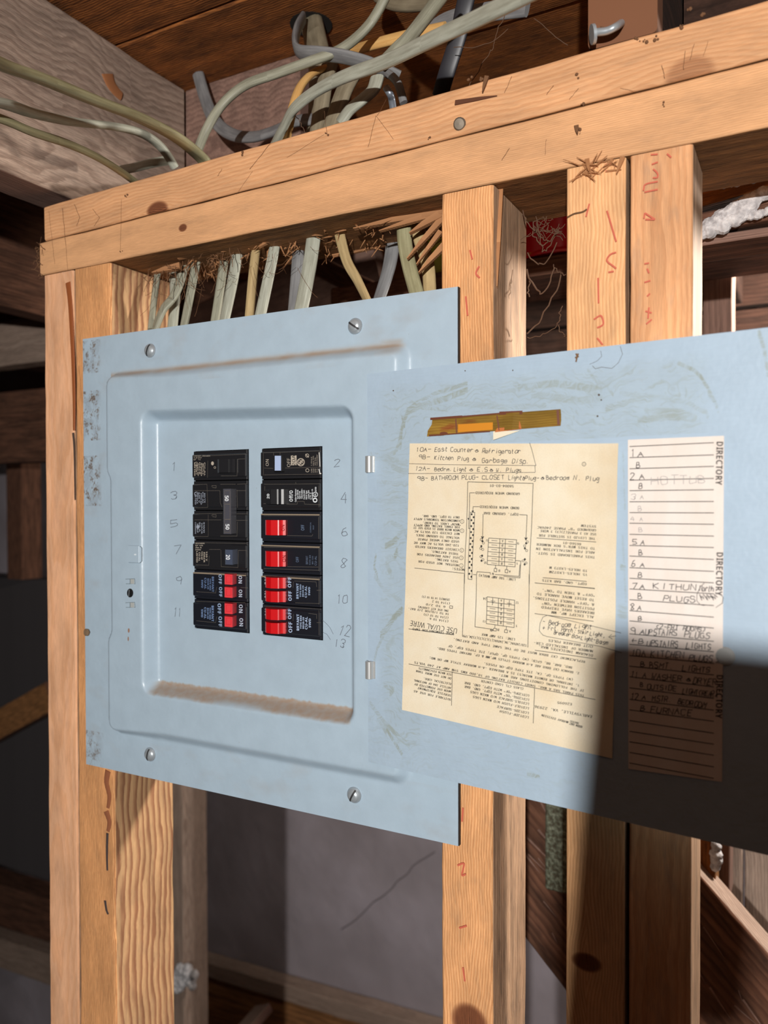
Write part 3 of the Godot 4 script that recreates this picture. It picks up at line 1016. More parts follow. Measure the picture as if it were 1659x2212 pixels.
func room() -> void:
	var s := loose()
	box(s, Vector3(-0.9, FLOOR_Y - 0.05, 0.9), Vector3(3.2, 0.05, 2.3))
	var o := solo("floor", s, M.floor, "dark dusty concrete basement floor", "floor", "", "structure")
	s = loose()
	box(s, Vector3(-0.9, -0.39, -1.26), Vector3(3.2, 1.21, 0.10))
	o = solo("wall_back", s, M.concrete, "grey concrete foundation wall behind the studs, cracked diagonally", "wall", "", "structure")
	# the crack in the concrete
	s = loose()
	var cr := []
	for k in 12:
		var f := k / 11.0
		cr.append(at(lerpf(735, 935, f) + rng.randf_range(-5, 5), lerpf(2010, 1840, f) + rng.randf_range(-4, 4), -1.157))
	tube(s, cr, 0.0030, 0.003, Vector3(0, 0, 1), 6, 3)
	org = Vector3.ZERO
	part("crack", s, mat(rgb8(122, 114, 118), 0.95), o)
	s = loose()
	box(s, Vector3(-4.15, -0.39, 0.9), Vector3(0.05, 1.21, 2.3))
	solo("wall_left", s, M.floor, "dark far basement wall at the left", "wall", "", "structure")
	s = loose()
	box(s, Vector3(2.35, -0.39, 0.9), Vector3(0.05, 1.21, 2.3))
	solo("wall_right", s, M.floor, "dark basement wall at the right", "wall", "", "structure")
	s = loose()
	box(s, Vector3(-0.9, -0.39, 3.25), Vector3(3.2, 1.21, 0.05))
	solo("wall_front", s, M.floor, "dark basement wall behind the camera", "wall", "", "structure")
	# ceiling: subfloor boards running along the wall, each a board of its own
	var c := Node3D.new()
	c.name = "ceiling"
	add_child(c, true)
	tag(c, "underside of rough brown subfloor boards over the joists", "ceiling", "", "structure")
	org = Vector3.ZERO
	var edges := [-1.2, -1.04, -0.88, -0.72, -0.56, -0.40, -0.24, -0.086, 0.075, 0.235, 0.40, 0.56]
	for k in edges.size() - 1:
		var z0: float = edges[k] + 0.0012
		var z1: float = edges[k + 1] - 0.0012
		var mm: Material = M.brown if z1 < 0.1 else M.under
		part("board", lumber(Vector3(-4.1, 0.7285 + (k % 3) * 0.001, (z0 + z1) / 2), Vector3(2.3, 0.7285 + (k % 3) * 0.001, (z0 + z1) / 2), Vector3(0, -1, 0), z1 - z0, 0.024, 0.002, mm, M.brown, 0.0, null, [0.0, 1.0], 100 + k, [0.0, 7.0]), null, c)
	var s2 := loose()
	var hp := at(672, 42, -0.148)
	lathe(s2, Vector3(hp.x, 0.7155, hp.z), Vector3.DOWN, [Vector2(0.0, 0.0), Vector2(0.021, 0.0), Vector2(0.021, 0.0004), Vector2(0.0, 0.0004)], 20)
	part("drilled_hole", s2, mat(rgb8(20, 14, 10), 0.95), c)
	s2 = loose()
	box(s2, Vector3(-0.9, 0.735, 1.88), Vector3(3.2, 0.015, 1.32))
	part("far_boards", s2, M.dark, c)
	s2 = loose()
	box(s2, Vector3(-0.9, 0.78, 0.9), Vector3(3.25, 0.03, 2.45))
	part("subfloor", s2, M.dark, c)

func stud_marks(par: Node, marks: Array, z: float, wid: float) -> void:
	for m in marks:
		var s := nst()
		polyline(s, smooth(m), on_plane(z + 0.0004), wid * 0.9)
		part("crayon_mark", s, M.crayon, par)

func framing() -> void:
	# double top plate, drawn from the left so that the grain runs along it
	var zc := -0.0485
	var o := thing("top_plate", "upper of the two orange pine beams over the panel, knot near its left end", "beam", Vector3(0.3, 0.50, zc))
	part("board", lumber(Vector3(-0.0555, 0.5105, zc), Vector3(0.78, 0.5239, zc), Vector3(0, 0, 1), 0.0330, 0.089, 0.0022, M.upper, M.under, 0.0005, null, [0.0, 1.0], 2, [1.0, -0.266], 0.0340), null, o)
	for q in [[993, 268, 0.0056], [1050, 208, 0.0055]]:
		var s := nst()
		var p := at(q[0], q[1], -0.0035)
		if q[1] > 250:
			lathe(s, p, Vector3(0.15, -0.35, 1), [Vector2(0.0045, -0.003), Vector2(0.0045, 0.0005), Vector2(0.0035, 0.0015), Vector2(0, 0.0017)], 16)
			part("nail_head", s, mat(rgb8(120, 110, 98), 0.55, 0.6), o)
		else:
			splinter(s, at(983, 222, -0.0038), at(1074, 207, -0.0036), 0.0035, 0.0004)
			part("gouge", s, mat(rgb8(92, 54, 34), 0.9), o)
	o = thing("top_plate", "lower of the two orange pine beams, resting on the studs over the panel", "beam", Vector3(0.3, 0.46, zc))
	part("board", lumber(Vector3(-0.062, 0.4775, zc), Vector3(0.78, 0.4848, zc), Vector3(0, 0, 1), 0.0315, 0.089, 0.0024, M.lower, M.under, 0.0005, null, [0.0, 1.0], 3, [1.0, -0.276], 0.0424), null, o)
	# torn wood round the wire holes, on the underside
	var s := nst()
	for k in 190:
		var x := rng.randf_range(0.06, 0.345)
		if x > 0.10 and rng.randf() < 0.2: continue
		var z := rng.randf_range(-0.088, -0.030)
		var a := Vector3(x, 0.4625, z)
		var b := a + Vector3(rng.randf_range(-0.012, 0.012), rng.randf_range(-0.010, -0.001), rng.randf_range(-0.004, 0.008))
		splinter(s, a, b, rng.randf_range(0.0005, 0.0014))
	for q in [[885, 505, 955, 462, 0.006], [880, 560, 958, 470, 0.005], [893, 545, 940, 490, 0.004], [900, 572, 952, 500, 0.004], [765, 495, 960, 455, 0.006], [820, 500, 955, 458, 0.005], [905, 590, 960, 530, 0.005], [540, 522, 575, 508, 0.004], [560, 535, 590, 515, 0.004], [385, 560, 430, 545, 0.005], [690, 495, 730, 485, 0.004], [700, 500, 725, 478, 0.003], [330, 590, 390, 575, 0.006]]:
		splinter(s, at(q[2], q[3], -0.035), at(q[0], q[1], -0.028), q[4])
	part("torn_fibre", s, M.torn, o).set_meta("kind", "stuff")
	# long torn strips along the back edge
	for q in [[[300, 625], [390, 598], [500, 560], [640, 528], [760, 515], [850, 498], [950, 480]], [[720, 545], [780, 533], [860, 512]]]:
		s = nst()
		var pts := []
		for e in q: pts.append(at(e[0], e[1], -0.086))
		tube(s, pts, 0.010, 0.006, Vector3(0, 0, 1), 6, 5)
		part("torn_strip", s, M.torn, o)
	# studs
	o = thing("stud", "outermost left stud, pale with a reddish streak, at the left edge of the wall", "stud", Vector3(-0.037, FLOOR_Y, zc))
	part("board", lumber(Vector3(-0.0372, -0.62, zc), Vector3(-0.0372, 0.4608, zc), Vector3(0, 0, 1), 0.0405, 0.089, 0.0022, M.outer, M.stud_side, 0.0004, null, [0.0, 1.0], 4), null, o)
	s = nst()
	box(s, Vector3(-0.0372, -1.11, zc), Vector3(0.020, 0.488, 0.044), 0.002)
	part("lower_length", s, M.stud_side, o)
	s = nst()
	for q in [[[147, 610], [152, 660], [157, 760], [160, 860], [160, 930]]]:
		var pts := []
		for e in q: pts.append(at(e[0], e[1], -0.0042))
		tube(s, pts, 0.0075, 0.001, Vector3(0, 0, 1), 8, 5, 0.003)
	part("resin_streak", s, mat(rgb8(150, 84, 46), 0.45), o)
	s = nst()
	var bs := []
	for e in [[158, 935], [160, 960], [161, 1000], [162, 1080]]: bs.append(at(e[0], e[1], -0.0042))
	tube(s, bs, 0.003, 0.001, Vector3(0, 0, 1), 8, 5, 0.001)
	part("gap_line", s, mat(rgb8(70, 56, 48), 0.9), o)
	var zi := -0.043
	o = thing("stud", "rough fine-grained stud left of the panel, half covered by its cover", "stud", Vector3(0.0075, FLOOR_Y, zi))
	part("board", lumber(Vector3(0.0072, -0.62, zi), Vector3(0.0080, 0.4608, zi), Vector3(0, 0, 1), 0.0475, 0.078, 0.0035, M.inner, M.stud_side, 0.0007, M.side, [0.0, 1.0], 5), null, o)
	s = nst()
	box(s, Vector3(0.0072, -1.11, zi), Vector3(0.023, 0.488, 0.038), 0.002)
	part("lower_length", s, M.stud_side, o)
	for q in [[[233, 1665], [230, 1690], [236, 1720], [233, 1745]], [[229, 1752], [236, 1775], [233, 1795]]]:
		var pts := []
		for e in q: pts.append(at(e[0], e[1], -0.0038))
		s = nst()
		tube(s, pts, 0.007, 0.0016, Vector3(0, 0, 1), 8, 5, 0.004)
		part("bark_edge", s, mat(rgb8(140, 84, 54), 0.9), o)
	for q in [[[232, 1800], [231, 1840], [232, 1880]], [[227, 1945], [230, 1965], [234, 1975]]]:
		var pts := []
		for e in q: pts.append(at(e[0], e[1], -0.0036))
		s = nst()
		tube(s, pts, 0.003, 0.0012, Vector3(0, 0, 1), 8, 5, 0.002)
		part("bark_pocket", s, mat(rgb8(62, 52, 52), 0.9), o)
	o = thing("stud", "stud behind the right edge of the panel cover, round knot at its foot", "stud", Vector3(0.378, FLOOR_Y, -0.042))
	part("board", lumber(Vector3(0.3775, -0.38, -0.042), Vector3(0.3785, 0.4618, -0.042), Vector3(0, 0, 1), 0.0392, 0.076, 0.0030, M.stud_a, M.stud_side, 0.0005, null, [0.0, 1.0], 6), null, o)
	s = nst()
	box(s, Vector3(0.3775, -0.99, -0.042), Vector3(0.0195, 0.608, 0.037), 0.002)
	part("lower_length", s, M.stud_side, o)
	stud_marks(o, [[1006, 640, 1010, 682], [1035, 575, 1028, 590, 1036, 600], [1000, 1745, 998, 1775], [988, 1870, 1002, 1866, 998, 1890, 1006, 1888], [992, 2005, 1008, 2000], [1000, 2090, 1004, 2120], [1015, 540, 1020, 560]], -0.0034, 0.0014)
	s = nst()
	splinter(s, at(1081, 410, -0.018), at(1074, 620, -0.010), 0.004, 0.0012)
	part("splinter", s, M.splint, o)
	o = thing("stud", "left of the paired studs beside the door, top end splintered, wavy red crayon", "stud", Vector3(0.4685, FLOOR_Y, -0.0485))
	part("board", lumber(Vector3(0.4685, -0.38, -0.0485), Vector3(0.4680, 0.4620, -0.0485), Vector3(0, 0, 1), 0.0380, 0.089, 0.0014, M.stud_b, M.stud_side, 0.0004, null, [0.0, 1.0], 7), null, o)
	s = nst()
	box(s, Vector3(0.4685, -0.99, -0.0485), Vector3(0.0187, 0.608, 0.044), 0.002)
	part("lower_length", s, M.stud_side, o)
	stud_marks(o, [[1308, 355, 1321, 354], [1308, 370, 1326, 368], [1311, 455, 1318, 478, 1326, 505, 1331, 522], [1273, 440, 1266, 468], [1331, 545, 1318, 550, 1311, 563, 1325, 575, 1331, 580], [1314, 588, 1326, 586], [1292, 600, 1293, 655], [1283, 690, 1298, 682, 1303, 700, 1290, 708], [1290, 730, 1302, 745]], -0.0034, 0.0012)
	s = nst()
	for k in 30:
		var x := rng.randf_range(0.457, 0.484)
		var a := Vector3(x, rng.randf_range(0.455, 0.463), -0.0035)
		splinter(s, a, a + Vector3(rng.randf_range(-0.010, 0.012), rng.randf_range(-0.010, 0.006), rng.randf_range(0.001, 0.005)), rng.randf_range(0.0005, 0.0013))
	splinter(s, at(1345, 340, -0.003), at(1332, 375, -0.001), 0.003)
	splinter(s, at(1268, 345, -0.003), at(1272, 372, 0.0), 0.003)
	part("splinters", s, M.splint, o).set_meta("kind", "stuff")
	s = nst()
	var pts0 := []
	for e in [[1225, 470], [1240, 462], [1258, 458], [1268, 452]]: pts0.append(at(e[0], e[1], -0.0036))
	tube(s, pts0, 0.0012, 0.0006, Vector3(0, 0, 1), 6, 4)
	part("crack", s, mat(rgb8(96, 66, 40), 0.9), o)
	o = thing("stud", "right of the paired studs, greyish top with a column of red crayon letters", "stud", Vector3(0.5085, FLOOR_Y, -0.030))
	part("board", lumber(Vector3(0.5085, -0.38, -0.030), Vector3(0.5085, 0.4621, -0.030), Vector3(0, 0, 1), 0.0375, 0.052, 0.0022, M.stud_c, M.stud_side, 0.0004, null, [0.0, 1.0], 8), null, o)
	s = nst()
	box(s, Vector3(0.5085, -0.99, -0.030), Vector3(0.0185, 0.608, 0.0257), 0.002)
	part("lower_length", s, M.stud_side, o)
	stud_marks(o, [[1406, 334, 1421, 333], [1408, 355, 1421, 350], [1410, 384, 1420, 383, 1420, 374, 1411, 365], [1392, 415, 1421, 409], [1392, 400, 1400, 396, 1421, 392], [1390, 412, 1392, 400], [1393, 460, 1415, 474], [1391, 472, 1393, 460], [1394, 474, 1414, 474], [1441, 332, 1450, 340], [1392, 570, 1402, 568], [1398, 580, 1402, 590], [1392, 610, 1405, 606], [1398, 640, 1404, 634], [1394, 672, 1408, 676], [1402, 664, 1400, 688], [1396, 700, 1408, 690]], -0.0034, 0.0011)
	# joists over the wall
	o = thing("joist", "weathered grey joist at the upper left with cables slung under it", "joist", Vector3(-0.065, 0.54, 0.4))
	part("board", lumber(Vector3(-0.065, 0.627, 1.5), Vector3(-0.065, 0.627, -0.182), Vector3(1, 0, 0), 0.177, 0.048, 0.003, M.gray, M.purple, 0.001, null, [0.0, 1.0], 31, [1.78, -0.09]), null, o)
	o = thing("joist", "brown joist end on the beam at the top right, bent nail in it", "joist", Vector3(0.485, 0.54, -0.4))
	part("board", lumber(Vector3(0.4835, 0.628, -0.010), Vector3(0.4835, 0.628, -1.15), Vector3(0, 1, 0), 0.0430, 0.178, 0.004, M.darker, M.darker, 0.0008, null, [0.0, 1.0], 32, [0.0, 1.0]), null, o)  # sides darkened against the bulb light; only the end keeps its brown
	part("end_face", lumber(Vector3(0.4835, 0.628, -0.0095), Vector3(0.4835, 0.628, -0.03), Vector3(0, 1, 0), 0.0434, 0.1784, 0.004, M.dark, mat(rgb8(118, 76, 50), 0.85), 0.0, null, [0.0, 1.0], 34), null, o)
	s = nst()
	tube(s, [at(1342, 50, -0.008), at(1330, 58, 0.002), at(1310, 67, 0.003), at(1284, 70, 0.003)], 0.0046, 0.0046, Vector3(0, 0, 1), 10, 6)
	lathe(s, at(1281, 74, 0.002), Vector3(-0.8, -0.15, 0.4), [Vector2(0.0, -0.001), Vector2(0.006, -0.001), Vector2(0.006, 0.001), Vector2(0, 0.001)], 14)
	part("bent_nail", s, M.steel, o)
	var k := 0
	for x in [-0.93, -0.50, 0.90, 1.33]:
		o = thing("joist", ["far left dark joist crossing under the subfloor", "dark joist left of the grey joist", "dark joist beyond the right edge of the wall", "farthest right dark joist"][k], "joist", Vector3(x, 0.54, 0.2))
		part("board", lumber(Vector3(x, 0.628, 1.5), Vector3(x, 0.628, -1.15), Vector3(0, -1, 0), 0.042, 0.178, 0.003, M.dark, M.dark, 0.001, null, [0.0, 1.0], 33 + k, [0.0, 3.0]), null, o)
		k += 1
	o = thing("blocking", "short purplish board closing the joist bay behind the cables", "board", Vector3(0.037, 0.54, -0.2))
	part("board", lumber(Vector3(-0.041, 0.627, -0.204), Vector3(0.117, 0.627, -0.204), Vector3(0, 0, 1), 0.178, 0.038, 0.002, M.purple, M.purple, 0.0008, null, [0.0, 1.0], 41), null, o)
	o = thing("blocking", "added dark board hiding the bulb-lit joist bay right of the brown joist end", "board", Vector3(0.69, 0.54, -0.14))
	part("board", lumber(Vector3(0.507, 0.627, -0.135), Vector3(0.878, 0.627, -0.135), Vector3(0, 0, 1), 0.176, 0.038, 0.002, M.darker, M.darker, 0.0008, null, [0.0, 1.0], 42), null, o)  # added to keep the bulb-lit bay beyond out of sight

func background() -> void:
	# left, beyond the wall
	var o := thing("timber", "pale grey horizontal timber in the dark at the far left", "beam", Vector3(-0.9, 0.5, -0.52))
	part("board", lumber(Vector3(-1.6, 0.545, -0.50), Vector3(-0.50, 0.545, -0.50), Vector3(0, 0, 1), 0.082, 0.04, 0.003, M.gray, M.gray, 0.001, null, [0.0, 1.0], 51), null, o)
	o = thing("timber", "dark brown board above the pale timber at the far left", "beam", Vector3(-0.9, 0.62, -0.5))
	part("board", lumber(Vector3(-0.90, 0.635, -0.53), Vector3(-0.53, 0.635, -0.53), Vector3(0, 0, 1), 0.07, 0.04, 0.003, M.dark, M.dark, 0.001, null, [0.0, 1.0], 52), null, o)
	o = thing("timber", "dark board under the pale timber at the far left", "beam", Vector3(-0.9, 0.3, -0.6))
	part("board", lumber(Vector3(-1.8, 0.40, -0.60), Vector3(-0.60, 0.40, -0.60), Vector3(0, 0, 1), 0.15, 0.04, 0.003, M.dark, M.dark, 0.001, null, [0.0, 1.0], 53), null, o)
	o = thing("post", "brown wooden post standing in the dark left of the studs", "post", Vector3(-1.2, FLOOR_Y, -0.85))
	part("board", lumber(Vector3(-1.195, 0.045, -0.85), Vector3(-1.195, 0.50, -0.85), Vector3(0, 0, 1), 0.06, 0.06, 0.003, M.dark, M.dark, 0.001, null, [0.0, 1.0], 54), null, o)
	var foot_y := at(50, 1885, -0.87).y
	o = thing("partition", "plain board partition under the brown post, toned dark for the dim far left", "partition", Vector3(-1.3, FLOOR_Y, -0.88))
	part("board", lumber(Vector3(-2.6, (0.04 + foot_y) / 2, -0.90), Vector3(-1.02, (0.04 + foot_y) / 2, -0.90), Vector3(0, 0, 1), 0.04 - foot_y, 0.06, 0.004, M.far_dim, M.far_dim, 0.001, null, [0.0, 1.0], 58), null, o)  # made tall and dark to hide the lit concrete behind
	o = thing("timber", "olive diagonal board low in the dark at the left edge", "beam", Vector3(-1.0, -0.35, -0.8))
	part("board", lumber(at(-60, 1600, -0.8), at(120, 1500, -0.8), Vector3(0, 0, 1), 0.07, 0.04, 0.003, M.under, M.dark, 0.001, null, [0.0, 1.0], 55), null, o)
	o = thing("timber", "dark sill timber crossing low at the left of the studs", "beam", Vector3(-1.2, -0.9, -1.05))
	part("board", lumber(at(-300, 1840, -1.05), at(150, 1985, -1.05), Vector3(0, 0, 1), 0.13, 0.08, 0.003, M.dark, M.dark, 0.001, null, [0.0, 1.0], 56), null, o)
	o = thing("plank", "grey plank lying below the dark sill timber at the lower left", "board", Vector3(-1.2, -1.1, -0.98))
	part("board", lumber(at(-300, 1945, -0.98), at(150, 2095, -0.98), Vector3(0, 0, 1), 0.085, 0.05, 0.003, M.gray, M.gray, 0.001, null, [0.0, 1.0], 57), null, o)
	# between the left stud and the right one
	var pz := -0.80
	var b := at(372, 2128, pz)
	o = thing("post", "brownish post behind the left stud with white foam at its foot", "post", Vector3(b.x, FLOOR_Y, pz))
	part("board", lumber(Vector3(b.x, at(433, 2074, -1.11).y - 0.199, pz - 0.045), Vector3(b.x - 0.004, 0.53, pz - 0.045), Vector3(0, 0, 1), 0.062, 0.08, 0.003, M.gray, M.gray, 0.001, null, [0.0, 1.0], 58), null, o)
	var s := nst()
	for k in 26:
		var q := at(rng.randf_range(372, 420), rng.randf_range(2085, 2135), pz + 0.004)
		lathe(s, q, Vector3(rng.randf() - 0.5, rng.randf(), 1), blob(rng.randf_range(0.006, 0.014)), 8)
	part("foam", s, M.foam, o)
	# ledge at the base of the concrete
	var l0 := at(433, 2074, -1.11)
	var l1 := at(958, 2228, -1.11)
	var le := (l1 - l0).normalized()
	o = thing("ledger", "timber ledge along the foot of the concrete wall, top edge lit", "beam", Vector3((l0.x + l1.x) / 2, l0.y - 0.05, -1.06))
	part("board", lumber(l0 - le * 0.02 + Vector3(0, -0.022, -0.0235), l1 + le * 0.7 + Vector3(0, -0.022, -0.0235), Vector3(0, 0, 1), 0.042, 0.047, 0.004, M.gray, M.gray, 0.001, null, [0.0, 1.0], 59), null, o)
	o = thing("skirt_board", "brown board under the timber ledge, partly in deep shadow", "board", Vector3(-0.2, l0.y - 0.16, -1.1))
	part("board", lumber(l0 - le * 0.02 + Vector3(0, -0.121, -0.022), l1 + le * 0.7 + Vector3(0, -0.121, -0.022), Vector3(0, 0, 1), 0.15, 0.03, 0.003, M.under, M.dark, 0.001, null, [0.0, 1.0], 60), null, o)
	o = thing("shelf_board", "brownish board lying flat at the bottom, left of the dark gap", "board", Vector3(-0.3, -1.0, -0.95))
	part("board", lumber(Vector3(-1.2, l0.y - 0.215, -0.96), Vector3(0.2, l0.y - 0.215, -0.96), Vector3(0, 1, 0), 0.24, 0.03, 0.003, M.purple, M.dark, 0.001, null, [0.0, 1.0], 61), null, o)
	o = thing("scrap_board", "short scrap of board leaning out of the gap under the ledge", "board", Vector3(-0.4, -1.0, -0.85))
	part("board", lumber(at(500, 2260, -0.86), at(570, 2178, -0.98), Vector3(-0.3, 0.5, 1), 0.05, 0.02, 0.002, M.gray, M.purple, 0.0005, null, [0.0, 1.0], 62), null, o)
	# stair stringer behind the right studs
	var sz := -0.36
	var top0 := at(1060, 1372, sz)
	var top1 := at(1720, 2130, sz)
	var sd := (top1 - top0).normalized()
	var dn := Vector3(sd.y, -sd.x, 0)
	if dn.y > 0: dn = -dn
	var wst := 0.215
	o = thing("stair_stringer", "sloping stair stringer behind the right studs, upper edge coloured pale as if lit", "stringer", Vector3(0.45, -0.4, sz))
	part("board", lumber(top0 + dn * wst * 0.5 - Vector3(0, 0, 0.02) - sd * 0.25, top1 + dn * wst * 0.5 - Vector3(0, 0, 0.02) + sd * 0.5, Vector3(0, 0, 1), wst, 0.040, 0.003, M.dark, M.gray, 0.001, null, [0.0, 1.0], 63), null, o)  # dark front and pale edges put the bulb light into the colour
	s = nst()
	for k in 70:
		var f := rng.randf()
		var q := top0.lerp(top1, f) + dn * rng.randf_range(0.03, wst * 0.9) + Vector3(0, 0, 0.0005)
		splinter(s, q, q + sd * rng.randf_range(0.01, 0.04) + dn * rng.randf_range(-0.006, 0.006), rng.randf_range(0.001, 0.003), 0.0008)
	var sf := part("rough_fibre", s, M.purple, o)
	sf.set_meta("kind", "stuff")
	# mould-green slab painting in the bulb-lit part of the stringer
	var g0 := at(1176, 1740, -0.335)
	var g1 := at(1245, 1900, -0.335)
	s = loose()
	var c := (g0 + g1) / 2
	box(s, Vector3(c.x + 0.004, c.y + 0.03, -0.345), Vector3((g1.x - g0.x) / 2 + 0.004, absf(g1.y - g0.y) / 2 + 0.05, 0.008), 0.002)
	solo("board", s, M.green, "mould-green bulb-lit part of the stringer, painted as a slab between the right studs", "board")
	# planks at the lower right
	var ends := [1538, 1606, 1676, 1750]
	for k in 3:
		var p0 := at(ends[k] + 2, 1900, -0.62)
		var p1 := at(ends[k + 1] - 2, 1900, -0.62)
		o = thing("plank", ["narrowest visible vertical grey plank, beside the foam strip", "vertical grey plank right of the dark joint", "vertical grey plank at the right edge"][k], "plank", Vector3((p0.x + p1.x) / 2, -1.2, -0.63), "vertical planks behind the stairs")
		part("board", lumber(Vector3((p0.x + p1.x) / 2, -1.2, -0.632), Vector3((p0.x + p1.x) / 2, 0.2, -0.632), Vector3(0, 0, 1), p1.x - p0.x, 0.02, 0.002, M.gray, M.dark, 0.0006, null, [0.0, 0.4], 64 + k), null, o)
	var fb := at(1531, 1870, -0.386)
	o = thing("stud", "dark short stud behind the right pair with a white foam edge", "stud", Vector3(fb.x, -0.3, -0.45))
	part("board", lumber(Vector3(fb.x - 0.004, -0.30, -0.405), Vector3(fb.x - 0.004, 0.1, -0.405), Vector3(0, 0, 1), 0.022, 0.04, 0.002, M.brown, M.under, 0.0005, null, [0.0, 1.0], 68), null, o)
	s = nst()
	for k in 14:
		var q := at(1545 + rng.randf_range(-4, 5), 1825 + k * 3.6, -0.384)
		lathe(s, q, Vector3(rng.randf() - 0.5, rng.randf() - 0.5, 1), blob(rng.randf_range(0.004, 0.007)), 8)
	part("foam", s, M.foam, o)
	# upper right: a built-up header with foam in its joints
	var hz := -0.14
	for k in 3:
		var ya := [[395, 352], [455, 420], [505, 478]][k] as Array
		var yb := [[448, 400], [498, 470], [522, 502]][k] as Array
		var p0 := (at(1500, ya[0], hz) + at(1500, yb[0], hz)) / 2
		var p1 := (at(1659, ya[1], hz) + at(1659, yb[1], hz)) / 2
		var hgt := absf(at(1580, (ya[0] + ya[1]) / 2, hz).y - at(1580, (yb[0] + yb[1]) / 2, hz).y)
		var e := (p1 - p0).normalized()
		o = thing("header_board", ["topmost reddish board of the header at the upper right", "middle dark board of the header, foam along its top", "lowest thin board of the header at the upper right"][k], "board", Vector3(p0.x, p0.y, hz), "boards of the header")
		part("board", lumber(p0 - e * 0.10 - Vector3(0, 0, 0.028 + k * 0.004), p1 + e * 0.35 - Vector3(0, 0, 0.028 + k * 0.004), Vector3(0, 0, 1), hgt * 0.98, 0.05, 0.002, [M.brown, M.dark, M.purple][k], M.dark, 0.0006, null, [0.0, 0.6], 70 + k), null, o)
	for q in [[1518, 503, 1660, 414, 60, 0.0032, 0.0060, "thick white foam bead sagging between the header boards"], [1560, 398, 1660, 378, 26, 0.002, 0.0036, "thin white foam bead along the top of the header"], [1532, 482, 1659, 458, 22, 0.0022, 0.0042, "broken white foam bead low on the header"]]:
		s = loose()
		for k in q[4]:
			var f: float = k / (q[4] - 1.0)
			var sag := sin(f * PI) * 16.0 * (1.0 if q[5] > 0.003 else 0.0)
			if q[5] > 0.003 and f > 0.08 and f < 0.75:
				lathe(s, at(lerpf(q[0], q[2], f) + rng.randf_range(-3, 3), lerpf(q[1], q[3], f) - rng.randf_range(-8, 16) + sag * 0.4, hz + 0.001), Vector3(rng.randf() - 0.5, rng.randf() - 0.5, 1), blob(q[6]), 10)
			lathe(s, at(lerpf(q[0], q[2], f), lerpf(q[1], q[3], f) - sag * 0.3 + rng.randf_range(-3, 3), hz + 0.001), Vector3(rng.randf() - 0.5, rng.randf() - 0.5, 1), blob(rng.randf_range(q[5], q[6])), 10)
		solo("foam_bead", s, M.foam, q[7], "foam", "foam beads in the header")
	var pp := at(1548, 600, -0.42)
	o = thing("post", "purplish post under the header with a pale lit edge", "post", Vector3(pp.x, -0.2, -0.44))
	part("board", lumber(Vector3(pp.x, -0.2, -0.455), Vector3(pp.x, 0.60, -0.455), Vector3(0, 0, 1), 0.030, 0.045, 0.002, M.purple, M.purple, 0.0006, null, [0.0, 0.7], 75), null, o)
	for k in 4:
		var y := 0.60 - k * 0.135
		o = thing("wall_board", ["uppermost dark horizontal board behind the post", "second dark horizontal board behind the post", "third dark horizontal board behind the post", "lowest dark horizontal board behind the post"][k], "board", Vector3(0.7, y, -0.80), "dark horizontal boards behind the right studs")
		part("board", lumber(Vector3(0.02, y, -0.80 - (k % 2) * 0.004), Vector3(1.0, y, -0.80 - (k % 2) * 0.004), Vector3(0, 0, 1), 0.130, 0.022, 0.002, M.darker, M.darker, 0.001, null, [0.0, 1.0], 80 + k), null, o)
	# cans on a shelf behind the studs
	var cz := -0.33
	s = loose()
	var sh := at(1190, 545, cz + 0.018)
	box(s, Vector3(sh.x + 0.05, sh.y - 0.0102, cz - 0.045), Vector3(0.33, 0.010, 0.056), 0.002)
	solo("shelf", s, M.dark, "dark board shelf behind the studs, carrying the cans", "shelf")
	var rc := at(1196, 545, cz)
	var cy := sh.y + 0.0002
	o = thing("can", "glossy red can on the shelf, seen between two studs", "can", Vector3(rc.x, cy, cz - 0.03), "cans on the shelf")
	s = nst()
	lathe(s, Vector3(rc.x, cy, cz - 0.03), Vector3.UP, [Vector2(0.0, 0.002), Vector2(0.045, 0.002), Vector2(0.0475, 0.0), Vector2(0.049, 0.002), Vector2(0.0475, 0.005), Vector2(0.0475, 0.11), Vector2(0.049, 0.113), Vector2(0.0475, 0.116), Vector2(0.044, 0.114), Vector2(0.0, 0.112)], 40)
	part("can_body", s, mat(rgb8(196, 20, 34), 0.22), o)
	var gc := at(946, 560, cz)
	o = thing("can", "yellow-green can behind the torn wood left of the knotted stud", "can", Vector3(gc.x, cy, cz - 0.03), "cans on the shelf")
	s = nst()
	lathe(s, Vector3(gc.x, cy - 0.0, cz - 0.03), Vector3.UP, [Vector2(0.0, 0.002), Vector2(0.028, 0.002), Vector2(0.030, 0.0), Vector2(0.031, 0.002), Vector2(0.030, 0.005), Vector2(0.030, 0.12), Vector2(0.022, 0.135), Vector2(0.010, 0.14), Vector2(0.0, 0.14)], 32)
	part("can_body", s, mat(rgb8(150, 156, 52), 0.25), o)
	# braces glimpsed through the gap over the panel
	o = thing("brace", "purplish sloping board seen through the gap over the panel", "board", Vector3(0.0, 0.4, -0.62))
	part("board", lumber(at(420, 740, -0.62), at(820, 560, -0.62), Vector3(0, 0, 1), 0.12, 0.03, 0.003, M.purple, M.purple, 0.001, null, [0.0, 1.0], 90), null, o)
	o = thing("brace", "dark sloping board crossing behind the wires over the panel", "board", Vector3(0.1, 0.4, -0.5))
	part("board", lumber(at(400, 430, -0.5), at(900, 680, -0.5), Vector3(0, 0, 1), 0.03, 0.03, 0.003, M.dark, M.dark, 0.001, null, [0.0, 1.0], 91), null, o)

func blob(r: float) -> Array:
	return [Vector2(0.0, -r * 0.9), Vector2(r * 0.6, -r * 0.7), Vector2(r, -r * 0.1), Vector2(r * 0.85, r * 0.45), Vector2(r * 0.4, r * 0.8), Vector2(0.0, r * 0.88)]

